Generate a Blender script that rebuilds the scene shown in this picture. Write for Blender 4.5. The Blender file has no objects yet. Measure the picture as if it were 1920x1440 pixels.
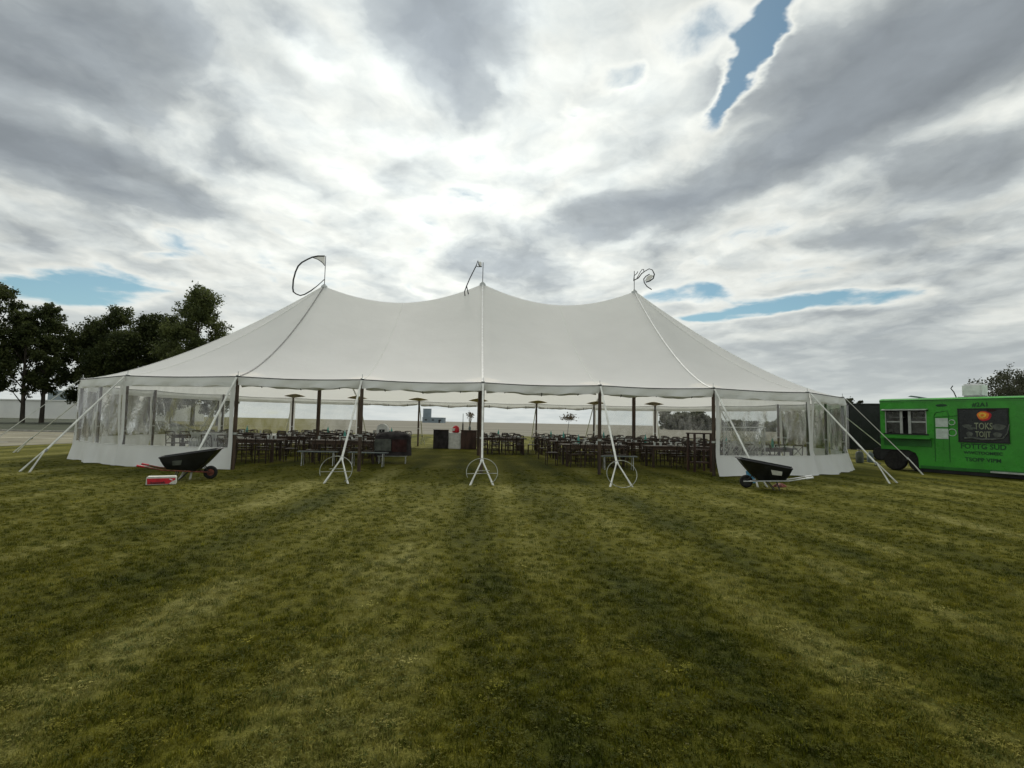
import bpy, bmesh, math, random
import numpy as np
from mathutils import Vector, Matrix, Euler
R = math.radians
random.seed(7); rng = np.random.default_rng(7)
sc = bpy.context.scene
C = sc.collection

# ------------------------------------------------------------------ camera
F, PITCH, ROLL, HC = 998.6, R(4.14), R(1.14), 1.5      # focal length in 1920-wide pixels
c_, s_ = math.cos(PITCH), math.sin(PITCH)
FW = Vector((0, c_, s_)); U0 = Vector((0, -s_, c_)); R0 = Vector((1, 0, 0))
RT = R0*math.cos(ROLL) + U0*math.sin(ROLL); UP = U0*math.cos(ROLL) - R0*math.sin(ROLL)
cam = bpy.data.cameras.new('camera'); cam_o = bpy.data.objects.new('camera', cam); C.objects.link(cam_o)
cam.sensor_fit = 'HORIZONTAL'; cam.sensor_width = 36; cam.lens = F/1920*36; cam.clip_start = .05; cam.clip_end = 4000
M4 = Matrix((RT, UP, -FW)).transposed().to_4x4(); M4.translation = (0, 0, HC)
cam_o.matrix_world = M4; sc.camera = cam_o
def ray(px, py): return (FW + RT*((px-960)/F) + UP*((720-py)/F)).normalized()
def at(px, py, depth):                       # point on a pixel's ray at world depth y
    d = ray(px, py); return Vector((0, 0, HC)) + d*(depth/d.y)
def ground(px, py, z=0):
    d = ray(px, py); return Vector((0, 0, HC)) + d*((z-HC)/d.z)
def on_plane(px, py, p, n):
    d = ray(px, py); o = Vector((0, 0, HC)); return o + d*((p-o).dot(n)/d.dot(n))

# ------------------------------------------------------------------ light
SUN_EL, SUN_AZ = R(46), R(-7)                # azimuth from +Y towards +X
SUN = Vector((math.sin(SUN_AZ)*math.cos(SUN_EL), math.cos(SUN_AZ)*math.cos(SUN_EL), math.sin(SUN_EL)))
sl = bpy.data.lights.new('sun', 'SUN'); so = bpy.data.objects.new('sun', sl); C.objects.link(so)
sl.energy = 1.5; sl.angle = R(12); sl.color = (1, .95, .87)
so.rotation_euler = (-SUN).to_track_quat('-Z', 'Y').to_euler(); so.location = (0, 0, 30)
sc.view_settings.view_transform = 'Standard'; sc.view_settings.look = 'None'
sc.view_settings.exposure = .55; sc.view_settings.gamma = 1; sc.view_settings.use_curve_mapping = False
sc.render.film_transparent = False
sc.cycles.use_denoising = True
sc.cycles.max_bounces = 8; sc.cycles.transparent_max_bounces = 24; sc.cycles.sample_clamp_indirect = 4

# ------------------------------------------------------------------ node helper
class NT:
    def __init__(s, tree): s.t = tree; s.n = tree.nodes; s.l = tree.links
    def node(s, typ, ins=None, **kw):
        n = s.n.new(typ)
        for k, v in kw.items(): setattr(n, k, v)
        for k, v in (ins or {}).items(): s.put(n.inputs[k], v)
        return n
    def put(s, sock, v):
        if isinstance(v, bpy.types.NodeSocket): s.l.new(v, sock)
        elif isinstance(v, bpy.types.Node): s.l.new(v.outputs[0], sock)
        else:
            if isinstance(v, (tuple, list, Vector)) and sock.type == 'RGBA' and len(v) == 3: v = (*v, 1)
            sock.default_value = v
    def math(s, op, a, b=0., c=0., clamp=False):
        n = s.node('ShaderNodeMath', {0: a, 1: b, 2: c}, operation=op); n.use_clamp = clamp; return n.outputs[0]
    def vmath(s, op, a, b=(0, 0, 0), out=0):
        return s.node('ShaderNodeVectorMath', {0: a, 1: b}, operation=op).outputs[out]
    def noise(s, vec, scale, detail=4, rough=.5, dist=0., out=0, lac=2.):
        return s.node('ShaderNodeTexNoise', {'Vector': vec, 'Scale': scale, 'Detail': detail, 'Roughness': rough, 'Distortion': dist, 'Lacunarity': lac}).outputs[out]
    def rng(s, v, a, b, c=0., d=1., smooth=True):
        n = s.node('ShaderNodeMapRange', {0: v, 1: a, 2: b, 3: c, 4: d}, interpolation_type='SMOOTHSTEP' if smooth else 'LINEAR'); return n.outputs[0]
    def mix(s, f, a, b, mode='MIX'):
        n = s.node('ShaderNodeMix', data_type='RGBA', blend_type=mode)
        s.put(n.inputs[0], f); s.put(n.inputs[6], a); s.put(n.inputs[7], b); return n.outputs[2]
    def ramp(s, f, stops, interp='LINEAR'):
        n = s.node('ShaderNodeValToRGB', {0: f}); cr = n.color_ramp; cr.interpolation = interp
        while len(cr.elements) < len(stops): cr.elements.new(.5)
        for e, (p, col) in zip(cr.elements, stops): e.position = p; e.color = (*col, 1)
        return n.outputs[0]
    def map(s, vec, scale=(1, 1, 1), loc=(0, 0, 0), rot=(0, 0, 0)):
        return s.node('ShaderNodeMapping', {'Vector': vec, 'Scale': scale, 'Location': loc, 'Rotation': rot}).outputs[0]

# ------------------------------------------------------------------ sky with clouds
world = bpy.data.worlds.new('World'); sc.world = world; world.use_nodes = True
w = NT(world.node_tree); w.n.clear()
sky = w.node('ShaderNodeTexSky', sky_type='NISHITA'); sky.sun_disc = False
sky.sun_elevation = SUN_EL; sky.sun_rotation = SUN_AZ; sky.dust_density = .6; sky.ozone_density = 1.5
tc = w.node('ShaderNodeTexCoord').outputs['Generated']
dirn = w.vmath('NORMALIZE', tc)
sx = w.node('ShaderNodeSeparateXYZ', {0: dirn})
CK = .13                                      # the cloud sheet: direction projected on a plane overhead
def uv_of(px, py):
    d = ray(px, py); k = max(d.z, 0)+CK; return np.array([d.x/k, d.y/k])
zz = w.math('ADD', w.math('MAXIMUM', sx.outputs[2], 0.), CK)
uv = w.node('ShaderNodeCombineXYZ', {0: w.math('DIVIDE', sx.outputs[0], zz), 1: w.math('DIVIDE', sx.outputs[1], zz), 2: 0.}).outputs[0]
wn = w.vmath('SUBTRACT', w.noise(uv, 1.6, 4, .55, out=1), (.5, .5, .5))
wn2 = w.vmath('SUBTRACT', w.noise(uv, 7., 4, .6, out=1), (.5, .5, .5))
uvw = w.vmath('ADD', uv, w.node('ShaderNodeVectorMath', {0: wn, 'Scale': .55}, operation='SCALE').outputs[0])
uvf = w.vmath('ADD', uv, w.node('ShaderNodeVectorMath', {0: wn, 'Scale': .28}, operation='SCALE').outputs[0])
uvf = w.vmath('ADD', uvf, w.node('ShaderNodeVectorMath', {0: wn2, 'Scale': .11}, operation='SCALE').outputs[0])
def feature(cx, cy, ax, ay, bx, by, wgt, soft=.35):
    """an elliptical mass (or gap) of the cloud sheet at its place in the sky"""
    c0 = uv_of(cx, cy)
    a = (uv_of(cx+ax*.5, cy+ay*.5)-uv_of(cx-ax*.5, cy-ay*.5)); b = (uv_of(cx+bx*.5, cy+by*.5)-uv_of(cx-bx*.5, cy-by*.5))
    Mi = np.linalg.inv(np.array([a, b]).T)
    d = w.vmath('SUBTRACT', uvf, (float(c0[0]), float(c0[1]), 0))
    q = w.node('ShaderNodeCombineXYZ', {0: w.vmath('DOT_PRODUCT', d, (float(Mi[0, 0]), float(Mi[0, 1]), 0), out=1),
                                         1: w.vmath('DOT_PRODUCT', d, (float(Mi[1, 0]), float(Mi[1, 1]), 0), out=1), 2: 0.}).outputs[0]
    return w.rng(w.vmath('LENGTH', q, out=1), 1.25, soft, 0., wgt)
FEATS = [
 # heavy grey masses
 (120, 110, 300, 90, -60, 110, .30), (190, 330, 290, 95, -30, 55, .36), (-150, 260, 260, 60, -20, 120, .22),
 (830, 20, 210, 0, 20, 150, .40), (880, 170, 40, 40, -20, 60, .16),
 (1650, 130, 360, -120, 70, 120, .42), (1400, 330, 250, -80, 25, 60, .36), (1140, 415, 130, -30, 15, 45, .22),
 (1780, 330, 260, -60, 20, 60, .22), (1650, 440, 260, -30, 10, 25, .14), (560, 60, 90, 70, -30, 30, .14),
 (1640, 690, 420, 0, 0, 75, .17), (330, 60, 120, 80, -30, 40, .12), (930, 480, 120, 0, 0, 40, .07),
 # thin bright cloud round the sun
 (790, 330, 300, 0, 0, 150, -.045), (560, 240, 130, 110, -60, 60, -.04), (1130, 170, 150, -40, 30, 110, -.05), (330, 430, 260, 60, -20, 30, -.05),
 # gaps of blue
 (1390, 120, 70, -150, 36, 16, -.58), (1330, 70, 70, -50, 60, 30, -.16), (1145, 150, 50, -8, 6, 28, -.17), (1065, 205, 30, 0, 0, 22, -.13),
 (150, 545, 200, 4, 0, 44, -.44), (1560, 566, 190, -12, 0, 20, -.36), (1380, 590, 120, -8, 0, 14, -.30), (1290, 555, 90, -6, 0, 20, -.26), (300, 484, 60, 0, 0, 10, -.16), (1440, 630, 140, -10, 0, 14, -.08),
]
st = w.map(uvw, (1.0, .55, 1))               # streets of cloud running away from the viewer
n1 = w.noise(st, 1.15, 5, .48)
n2 = w.noise(w.map(uvw, (1, .8, 1), (3.1, 1.7, 0)), 3.9, 6, .5)
n3 = w.noise(w.map(uvf, (1, 1, 1), (9.1, 4.7, 0)), 14., 6, .6)
t = w.math('ADD', w.math('MULTIPLY', n1, .56), w.math('MULTIPLY', n2, w.rng(sx.outputs[2], .04, .30, .36, .60)))
t = w.math('ADD', t, w.math('MULTIPLY', w.math('SUBTRACT', n3, .5), w.rng(sx.outputs[2], .05, .35, .02, .10)))
t = w.math('ADD', t, w.rng(sx.outputs[2], .04, .30, .07, -.045))
n4 = w.noise(w.map(uvf, (1, .75, 1), (4.4, 2.2, 0)), 2.6, 6, .55, .3)
t = w.math('ADD', t, w.math('MULTIPLY', w.math('SUBTRACT', n4, .46), w.rng(sx.outputs[2], .06, .35, .12, .55)))
for f in FEATS: t = w.math('ADD', t, feature(*f))
cov = w.rng(w.math('ADD', t, w.math('MULTIPLY', w.math('SUBTRACT', w.noise(w.map(uvw, (1, .7, 1), (1, 3, 0)), 9., 6, .62), .5), .16)), .22, .46)
GLOW = Vector((math.sin(SUN_AZ)*math.cos(R(31)), math.cos(SUN_AZ)*math.cos(R(31)), math.sin(R(31))))   # thin veil of cloud below the sun
sund = w.vmath('DOT_PRODUCT', dirn, tuple(GLOW), out=1)
glow = w.math('POWER', w.math('MAXIMUM', sund, 0.), 11.)
bright = w.math('ADD', .71, w.math('MULTIPLY', glow, .34))
cl = w.ramp(t, [(.34, (.80, .815, .775)), (.46, (.72, .74, .70)), (.58, (.555, .59, .58)), (.70, (.375, .41, .425)), (.95, (.255, .285, .31))])
cl = w.mix(1., cl, w.node('ShaderNodeCombineXYZ', {0: bright, 1: bright, 2: bright}).outputs[0], 'MULTIPLY')
suv = Vector((SUN.x/(SUN.z+CK), SUN.y/(SUN.z+CK), 0))
tos = w.vmath('NORMALIZE', w.vmath('SUBTRACT', tuple(suv), uv))
def puff(scale, step, seed):                   # cloud heaps are brighter on the side turned to the sun
    a = w.noise(w.map(uvf, (1, .8, 1), seed), scale, 4, .5)
    b = w.noise(w.map(w.vmath('ADD', uvf, w.node('ShaderNodeVectorMath', {0: tos, 'Scale': step}, operation='SCALE').outputs[0]), (1, .8, 1), seed), scale, 4, .5)
    return w.math('SUBTRACT', a, b)
rel = w.math('MULTIPLY', puff(4.5, .09, (5, 8, 0)), .6)
rel = w.math('ADD', 1., w.math('MULTIPLY', rel, w.rng(sx.outputs[2], .06, .3, .15, 1.)))
cl = w.mix(1., cl, w.node('ShaderNodeCombineXYZ', {0: rel, 1: rel, 2: rel}).outputs[0], 'MULTIPLY')
hz = w.rng(sx.outputs[2], .20, .0)
cl = w.mix(w.math('MULTIPLY', hz, .6), cl, (.42, .45, .44))
bg1 = w.node('ShaderNodeBackground', {'Color': w.mix(1., sky.outputs[0], (.82, 1., .90), 'MULTIPLY'), 'Strength': .056})
bg2 = w.node('ShaderNodeBackground', {'Color': cl, 'Strength': 1.})
mx = w.node('ShaderNodeMixShader', {0: cov, 1: bg1.outputs[0], 2: bg2.outputs[0]})
w.l.new(mx.outputs[0], w.node('ShaderNodeOutputWorld').inputs[0])

# ------------------------------------------------------------------ mesh helpers
class MB:
    def __init__(s): s.v = []; s.f = []
    def add(s, vs, fs):
        o = len(s.v); s.v += [tuple(p) for p in vs]; s.f += [tuple(i+o for i in f) for f in fs]; return s
    def box(s, c, size, rot=None, taper=1.):
        hx, hy, hz = size[0]/2, size[1]/2, size[2]/2; c = Vector(c)
        vs = []
        for z in (-1, 1):
            k = taper if z > 0 else 1.
            for x, y in ((-1, -1), (1, -1), (1, 1), (-1, 1)):
                p = Vector((x*hx*k, y*hy*k, z*hz))
                if rot is not None: p = rot @ p
                vs.append(c+p)
        return s.add(vs, [(3, 2, 1, 0), (4, 5, 6, 7), (0, 1, 5, 4), (1, 2, 6, 5), (2, 3, 7, 6), (3, 0, 4, 7)])
    def tube(s, pts, r, n=8, caps=True, closed=False):
        pts = [Vector(p) for p in pts]; m = len(pts)
        rs = r if isinstance(r, (list, tuple)) else [r]*m
        o = len(s.v); ref = None
        for i, p in enumerate(pts):
            if closed: tg = pts[(i+1) % m]-pts[i-1]
            else: tg = pts[min(i+1, m-1)]-pts[max(i-1, 0)]
            tg.normalize()
            if ref is None: ref = Vector((0, 0, 1)) if abs(tg.z) < .9 else Vector((1, 0, 0))
            a = (ref - tg*ref.dot(tg)).normalized(); b = tg.cross(a); ref = a
            for k in range(n):
                an = 2*math.pi*k/n; s.v.append(tuple(p+(a*math.cos(an)+b*math.sin(an))*rs[i]))
        for i in range(m if closed else m-1):
            j = (i+1) % m
            for k in range(n):
                s.f.append((o+i*n+k, o+i*n+(k+1) % n, o+j*n+(k+1) % n, o+j*n+k))
        if caps and not closed:
            s.f.append(tuple(o+k for k in range(n))[::-1]); s.f.append(tuple(o+(m-1)*n+k for k in range(n)))
        return s
    def lathe(s, prof, c=(0, 0, 0), n=14):
        o = len(s.v); m = len(prof)
        for r, z in prof:
            for k in range(n):
                a = 2*math.pi*k/n; s.v.append((c[0]+r*math.cos(a), c[1]+r*math.sin(a), c[2]+z))
        for i in range(m-1):
            for k in range(n): s.f.append((o+i*n+k, o+i*n+(k+1) % n, o+(i+1)*n+(k+1) % n, o+(i+1)*n+k))
        s.f.append(tuple(o+k for k in range(n))[::-1]); s.f.append(tuple(o+(m-1)*n+k for k in range(n)))
        return s
    def grid(s, fn, nu, nv):
        o = len(s.v)
        for i in range(nu+1):
            for j in range(nv+1): s.v.append(tuple(fn(i/nu, j/nv)))
        for i in range(nu):
            for j in range(nv):
                a = o+i*(nv+1)+j; s.f.append((a, a+nv+1, a+nv+2, a+1))
        return s
    def prism(s, poly, a, b, axis='y'):      # extrude a polygon given in (x, z) along y, or (x, y) along z
        def P(p, t): return (p[0], t, p[1]) if axis == 'y' else (p[0], p[1], t)
        n = len(poly); vs = [P(p, a) for p in poly]+[P(p, b) for p in poly]
        fs = [tuple(range(n)), tuple(range(2*n-1, n-1, -1))]+[(i+n, (i+1) % n+n, (i+1) % n, i) for i in range(n)]
        return s.add(vs, fs)
    def build(s, name, m, parent=None, smooth=False, bevel=0., fixn=True):
        me = bpy.data.meshes.new(name); me.from_pydata(s.v, [], s.f); me.update()
        if fixn or bevel:
            bm = bmesh.new(); bm.from_mesh(me)
            if bevel: bmesh.ops.bevel(bm, geom=bm.edges[:], offset=bevel, segments=2, affect='EDGES', clamp_overlap=True)
            if fixn: bmesh.ops.recalc_face_normals(bm, faces=bm.faces[:])
            bm.to_mesh(me); bm.free()
        if m: me.materials.append(m)
        if smooth:
            me.polygons.foreach_set('use_smooth', [True]*len(me.polygons))
            if smooth != 'all':
                try: me.set_sharp_from_angle(angle=R(40))
                except Exception: pass
        o = bpy.data.objects.new(name, me); C.objects.link(o)
        if parent: o.parent = parent
        return o
def tag(o, label=None, cat=None, group=None, kind=None):
    for k, v in (('label', label), ('category', cat), ('group', group), ('kind', kind)):
        if v: o[k] = v
    return o
def empty(name, loc, rz=0):
    o = bpy.data.objects.new(name, None); C.objects.link(o); o.location = loc; o.rotation_euler = (0, 0, rz); o.empty_display_size = .2; return o
def copy_tree(o, parent=None):
    c = o.copy(); C.objects.link(c); c.parent = parent
    for ch in o.children: copy_tree(ch, c)
    return c

# ------------------------------------------------------------------ materials
def mat(name, col, rough=.6, var=.15, scale=6., bump=0., bscale=40., metal=0., col2=None, spec=.4, stretch=(1, 1, 1)):
    m = bpy.data.materials.new(name); m.use_nodes = True; k = NT(m.node_tree); k.n.clear()
    co = k.map(k.node('ShaderNodeTexCoord').outputs['Object'], stretch)
    n = k.noise(co, scale, 5, .6)
    c2 = col2 or tuple(max(0, x*(1-2.2*var)) for x in col); c1 = col if col2 else tuple(min(1, x*(1+.6*var)) for x in col)
    base = k.mix(k.rng(n, .32, .68), c2, c1)
    b = k.node('ShaderNodeBsdfPrincipled', {'Base Color': base, 'Metallic': metal, 'Specular IOR Level': spec})
    k.put(b.inputs['Roughness'], k.rng(k.noise(co, scale*2.3, 3), .3, .7, max(.05, rough-.1), min(1, rough+.1)))
    if bump:
        bn = k.node('ShaderNodeBump', {'Strength': bump, 'Distance': .02, 'Height': k.noise(co, bscale, 4, .6)})
        k.l.new(bn.outputs[0], b.inputs['Normal'])
    k.l.new(b.outputs[0], k.node('ShaderNodeOutputMaterial').inputs[0])
    return m
def cloth_mat(name, col, trans, var=.05, rough=.7):
    m = bpy.data.materials.new(name); m.use_nodes = True; k = NT(m.node_tree); k.n.clear()
    co = k.node('ShaderNodeTexCoord').outputs['Object']
    n = k.noise(co, .8, 5, .55)
    base = k.mix(k.rng(n, .3, .7), tuple(x*(1-var) for x in col), col)
    bmp = k.node('ShaderNodeBump', {'Strength': .25, 'Distance': .05, 'Height': k.noise(k.map(co, (1, 1, .6)), 2.2, 4, .5)})
    d = k.node('ShaderNodeBsdfPrincipled', {'Base Color': base, 'Roughness': rough, 'Specular IOR Level': .25, 'Normal': bmp.outputs[0]})
    tr = k.node('ShaderNodeBsdfTranslucent', {'Color': tuple(x*f for x, f in zip(col, (1, 1, .97))), 'Normal': bmp.outputs[0]})
    mxn = k.node('ShaderNodeMixShader', {0: trans, 1: d.outputs[0], 2: tr.outputs[0]})
    k.l.new(mxn.outputs[0], k.node('ShaderNodeOutputMaterial').inputs[0])
    return m
def vinyl_mat(name, haze=.16, tint=(.80, .81, .79)):
    m = bpy.data.materials.new(name); m.use_nodes = True; k = NT(m.node_tree); k.n.clear()
    co = k.node('ShaderNodeTexCoord').outputs['Object']
    h = k.noise(k.map(co, (1, 1, .45)), 2.6, 5, .6, .8)
    bmp = k.node('ShaderNodeBump', {'Strength': .55, 'Distance': .06, 'Height': h})
    tp = k.node('ShaderNodeBsdfTransparent', {'Color': tint})
    gl = k.node('ShaderNodeBsdfGlossy', {'Color': (.9, .9, .9), 'Roughness': .08, 'Normal': bmp.outputs[0]})
    df = k.node('ShaderNodeBsdfTranslucent', {'Color': (.75, .75, .72)})
    fr = k.node('ShaderNodeFresnel', {'IOR': 1.45, 'Normal': bmp.outputs[0]})
    a = k.node('ShaderNodeMixShader', {0: k.math('MULTIPLY', k.rng(h, .3, .75), haze), 1: tp.outputs[0], 2: df.outputs[0]})
    b = k.node('ShaderNodeMixShader', {0: k.math('ADD', fr.outputs[0], .03, clamp=True), 1: a.outputs[0], 2: gl.outputs[0]})
    k.l.new(b.outputs[0], k.node('ShaderNodeOutputMaterial').inputs[0])
    return m
def leaf_mat(name, c1, c2, trans=.25):
    m = bpy.data.materials.new(name); m.use_nodes = True; k = NT(m.node_tree); k.n.clear()
    co = k.node('ShaderNodeTexCoord').outputs['Object']
    base = k.mix(k.rng(k.noise(co, .55, 4, .6), .35, .65), c1, c2)
    d = k.node('ShaderNodeBsdfPrincipled', {'Base Color': base, 'Roughness': .65, 'Specular IOR Level': .25})
    tr = k.node('ShaderNodeBsdfTranslucent', {'Color': base})
    x = k.node('ShaderNodeMixShader', {0: trans, 1: d.outputs[0], 2: tr.outputs[0]})
    k.l.new(x.outputs[0], k.node('ShaderNodeOutputMaterial').inputs[0])
    return m
M = dict(
 canvas=cloth_mat('canopy_canvas', (.92, .925, .905), .44), wall=cloth_mat('wall_fabric', (.82, .83, .81), .28), roll=cloth_mat('rolled_fabric', (.70, .70, .67), .15),
 vinyl=vinyl_mat('clear_vinyl'), seam=mat('seam_webbing', (.80, .80, .77), .7, .06), seam_shade=mat('seam_webbing_shaded', (.20, .20, .19), .7, .1),  # the dark seam is the same webbing with shade put into its colour
 cord=mat('eave_cord', (.055, .058, .06), .7, .2), wood=mat('pole_wood', (.085, .055, .035), .55, .3, 9., .3, 60., stretch=(1, 1, .12)),
 strap=mat('strap_webbing', (.72, .73, .67), .6, .12, 3., .2), hoop=mat('dull_hoop', (.42, .44, .38), .6, .2), steel=mat('galvanised_steel', (.55, .57, .56), .35, .15, 8., metal=.7),
 chair=mat('chair_wood', (.055, .034, .022), .45, .3, 7., stretch=(1, 1, .3)), tablew=mat('table_wood', (.085, .052, .034), .5, .3, 3., .2, 30., stretch=(.2, 1, 1)),
 dark=mat('dark_metal', (.02, .021, .022), .45, .2), benchm=mat('bench_plank', (.13, .16, .16), .5, .15, 4.),
 white=mat('white_plastic', (.74, .75, .74), .4, .08), red=mat('red_print', (.55, .015, .03), .5, .15), teal=mat('teal_glass', (.10, .42, .36), .15, .1), glass=mat('pale_glass', (.72, .76, .74), .12, .1),
 black=mat('black_poly', (.010, .011, .012), .38, .3, 5., .15, 25.), rubber=mat('rubber', (.018, .017, .016), .8, .3, 12.), rust=mat('worn_red_steel', (.22, .06, .035), .6, .3, 8.),
 carton=mat('carton_board', (.62, .62, .56), .7, .1), green=mat('truck_paint', (.044, .305, .028), .32, .10, 1.3, .04, 3.), greend=mat('truck_trim', (.022, .15, .022), .4, .12, 2.),
 rubberg=mat('window_gasket', (.012, .014, .013), .6, .1), signb=mat('sign_board', (.020, .023, .024), .35, .15), orange=mat('logo_orange', (.85, .22, .02), .5, .1), yellow=mat('logo_yellow', (.85, .52, .06), .5, .1),
 pale=mat('pale_lettering', (.25, .28, .18), .6, .15), greyp=mat('grey_print', (.10, .11, .095), .6, .2), inkg=mat('dark_green_ink', (.008, .055, .018), .5, .1), paper=mat('paper_notice', (.52, .60, .54), .7, .08),
 alu=mat('aluminium', (.50, .52, .50), .4, .1, metal=.6), concrete=mat('concrete', (.36, .35, .31), .85, .15, 1.5, .2, 20.), lot=mat('parking_lot', (.20, .185, .12), .9, .2, .35, .2, 14.),
 line=mat('road_paint', (.62, .62, .56), .7, .15, 3.), bldg=mat('building_panel', (.80, .80, .76), .7, .06, .1), bldgb=mat('blue_grey_panel', (.22, .27, .30), .6, .08, .2),
 glassd=mat('dark_glazing', (.03, .035, .04), .1, .2), bark=mat('bark', (.07, .058, .042), .9, .3, 2., .5, 8., stretch=(1, 1, .2)), cloth=mat('dark_cloth', (.035, .030, .032), .8, .3, 3.),
 maroon=mat('maroon_cloth', (.045, .014, .012), .8, .25, 3.), bluec=mat('blue_grey_cloth', (.16, .20, .21), .7, .2, 3.), tan=mat('dried_grass_stems', (.26, .20, .12), .8, .3, 9.),
 patch=mat('reinforcement_patch', (.62, .52, .38), .8, .15), barw=mat('bar_panel', (.075, .040, .030), .5, .25, 4., stretch=(1, 1, .2)), bluep=mat('blue_plastic', (.10, .30, .48), .4, .1))

# ------------------------------------------------------------------ ground
def grass_group():
    g = bpy.data.node_groups.new('lawn_colour', 'ShaderNodeTree')
    g.interface.new_socket('Position', in_out='INPUT', socket_type='NodeSocketVector')
    g.interface.new_socket('Color', in_out='OUTPUT', socket_type='NodeSocketColor')
    k = NT(g); i = k.node('NodeGroupInput'); o = k.node('NodeGroupOutput'); p = i.outputs[0]
    streak = k.noise(k.map(p, (1, .13, 1), rot=(0, 0, R(-6))), .75, 5, .55, .4)     # mower passes running towards the tent
    streak2 = k.noise(k.map(p, (1, .30, 1), (5, 3, 0), (0, 0, R(8))), 2.2, 4, .6)
    patch = k.noise(k.map(p, (1, 1, 1), (2, 9, 0)), .55, 5, .6, .5)
    fine = k.noise(p, 9., 6, .7)
    clump = k.noise(k.map(p, (1, 1, 1), (1, 4, 0)), 3.2, 5, .65)
    v = k.math('ADD', k.math('MULTIPLY', streak, .42), k.math('MULTIPLY', patch, .28))
    v = k.math('ADD', v, k.math('MULTIPLY', streak2, .20)); v = k.math('ADD', v, k.math('MULTIPLY', clump, .14))
    spx = k.node('ShaderNodeSeparateXYZ', {0: p}).outputs
    ph = k.math('MULTIPLY', k.math('ADD', spx[0], k.math('ADD', k.math('MULTIPLY', spx[1], .10), k.math('MULTIPLY', k.noise(k.map(p, (1, .35, 1)), .4, 3), 1.6))), 4.3)
    v = k.math('ADD', v, k.math('MULTIPLY', k.math('SINE', ph), k.rng(k.noise(k.map(p, (1, .4, 1), (7, 2, 0)), .5, 3), .30, .6, .02, .062)))
    col = k.ramp(k.rng(v, .39, .65, smooth=False), [(0., (.058, .066, .005)), (.30, (.094, .094, .006)), (.62, (.142, .135, .014)), (1., (.245, .230, .064))])
    col = k.mix(k.rng(fine, .35, .7), k.mix(1., col, (.62, .64, .60), 'MULTIPLY'), col)
    dead = k.rng(k.noise(p, 26., 4, .7), .63, .72)
    col = k.mix(k.math('MULTIPLY', dead, .55), col, (.36, .31, .17))
    k.l.new(col, o.inputs[0]); return g
GG = grass_group()
def grass_mat(name, blade):
    m = bpy.data.materials.new(name); m.use_nodes = True; k = NT(m.node_tree); k.n.clear()
    p = k.node('ShaderNodeNewGeometry').outputs['Position']
    g = k.node('ShaderNodeGroup'); g.node_tree = GG; k.l.new(p, g.inputs[0]); col = g.outputs[0]
    if blade:
        rnd = k.node('ShaderNodeObjectInfo').outputs['Random']
        col = k.mix(1., col, k.ramp(rnd, [(0, (.45, .6, .5)), (.45, (.85, .9, .8)), (.82, (1.2, 1.2, 1.1)), (.97, (1.7, 1.6, 1.7)), (1, (3.0, 2.9, 4.0))]), 'MULTIPLY')
        d = k.node('ShaderNodeBsdfPrincipled', {'Base Color': col, 'Roughness': .7, 'Specular IOR Level': .12})
        tr = k.node('ShaderNodeBsdfTranslucent', {'Color': col})
        x = k.node('ShaderNodeMixShader', {0: .35, 1: d.outputs[0], 2: tr.outputs[0]})
        k.l.new(x.outputs[0], k.node('ShaderNodeOutputMaterial').inputs[0])
    else:
        h = k.math('ADD', k.noise(p, 30., 5, .7), k.math('MULTIPLY', k.noise(p, 5., 4, .6), 1.4))
        bm = k.node('ShaderNodeBump', {'Strength': .9, 'Distance': .05, 'Height': h})
        d = k.node('ShaderNodeBsdfPrincipled', {'Base Color': col, 'Roughness': .9, 'Specular IOR Level': .1, 'Normal': bm.outputs[0]})
        k.l.new(d.outputs[0], k.node('ShaderNodeOutputMaterial').inputs[0])
    return m
M['lawn'] = grass_mat('lawn', False); M['blade'] = grass_mat('grass_blades', True)
M['strip'] = mat('rough_grass', (.032, .042, .012), .95, .3, .4, .3, 10.)
def field_mat():
    m = bpy.data.materials.new('dry_field'); m.use_nodes = True; k = NT(m.node_tree); k.n.clear()
    p = k.node('ShaderNodeNewGeometry').outputs['Position']; sp = k.node('ShaderNodeSeparateXYZ', {0: p})
    n = k.noise(k.map(p, (.3, 1, 1)), .05, 5, .6)
    tan = k.mix(k.rng(n, .35, .65), (.17, .16, .125), (.22, .21, .17))
    olv = k.mix(k.rng(n, .35, .65), (.13, .12, .03), (.17, .155, .05))
    f = k.rng(k.math('ADD', k.math('DIVIDE', sp.outputs[0], sp.outputs[1]), k.math('MULTIPLY', n, .1)), -.36, -.26)
    d = k.node('ShaderNodeBsdfPrincipled', {'Base Color': k.mix(f, olv, tan), 'Roughness': .95, 'Specular IOR Level': .1})
    k.l.new(d.outputs[0], k.node('ShaderNodeOutputMaterial').inputs[0]); return m
M['field'] = field_mat()
def sheet(name, poly, z, m, thick=0):
    b = MB(); b.add([(x, y, z) for x, y in poly], [tuple(range(len(poly)))]); o = b.build(name, m, fixn=False); o['kind'] = 'structure'; return o
lawn = MB().grid(lambda u, v: (-160+320*u, -40+100*v, 0), 32, 20).build('lawn', M['lawn'], fixn=False); lawn['kind'] = 'structure'
sheet('field', [(-1500, 60), (1500, 60), (1500, 2600), (-1500, 2600)], -.004, M['field'])
sheet('grass_strip', [(-260, 43), (-24, 43), (-95, 149), (-260, 149)], .006, M['strip'])
LOT = [(-90, 20.2), (-23.0, 20.6), (-20.5, 43), (-90, 43)]
sheet('parking_lot', LOT, .005, M['lot'])
kerb = empty('kerb', (0, 0, 0)); kerb['kind'] = 'structure'
for i in range(17):
    x0 = -20.6-i*4.1
    MB().box((x0-2.03, 43.1, .065), (4.05, .3, .13)).build('kerb_stone', M['concrete'], kerb, bevel=.015)
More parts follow.
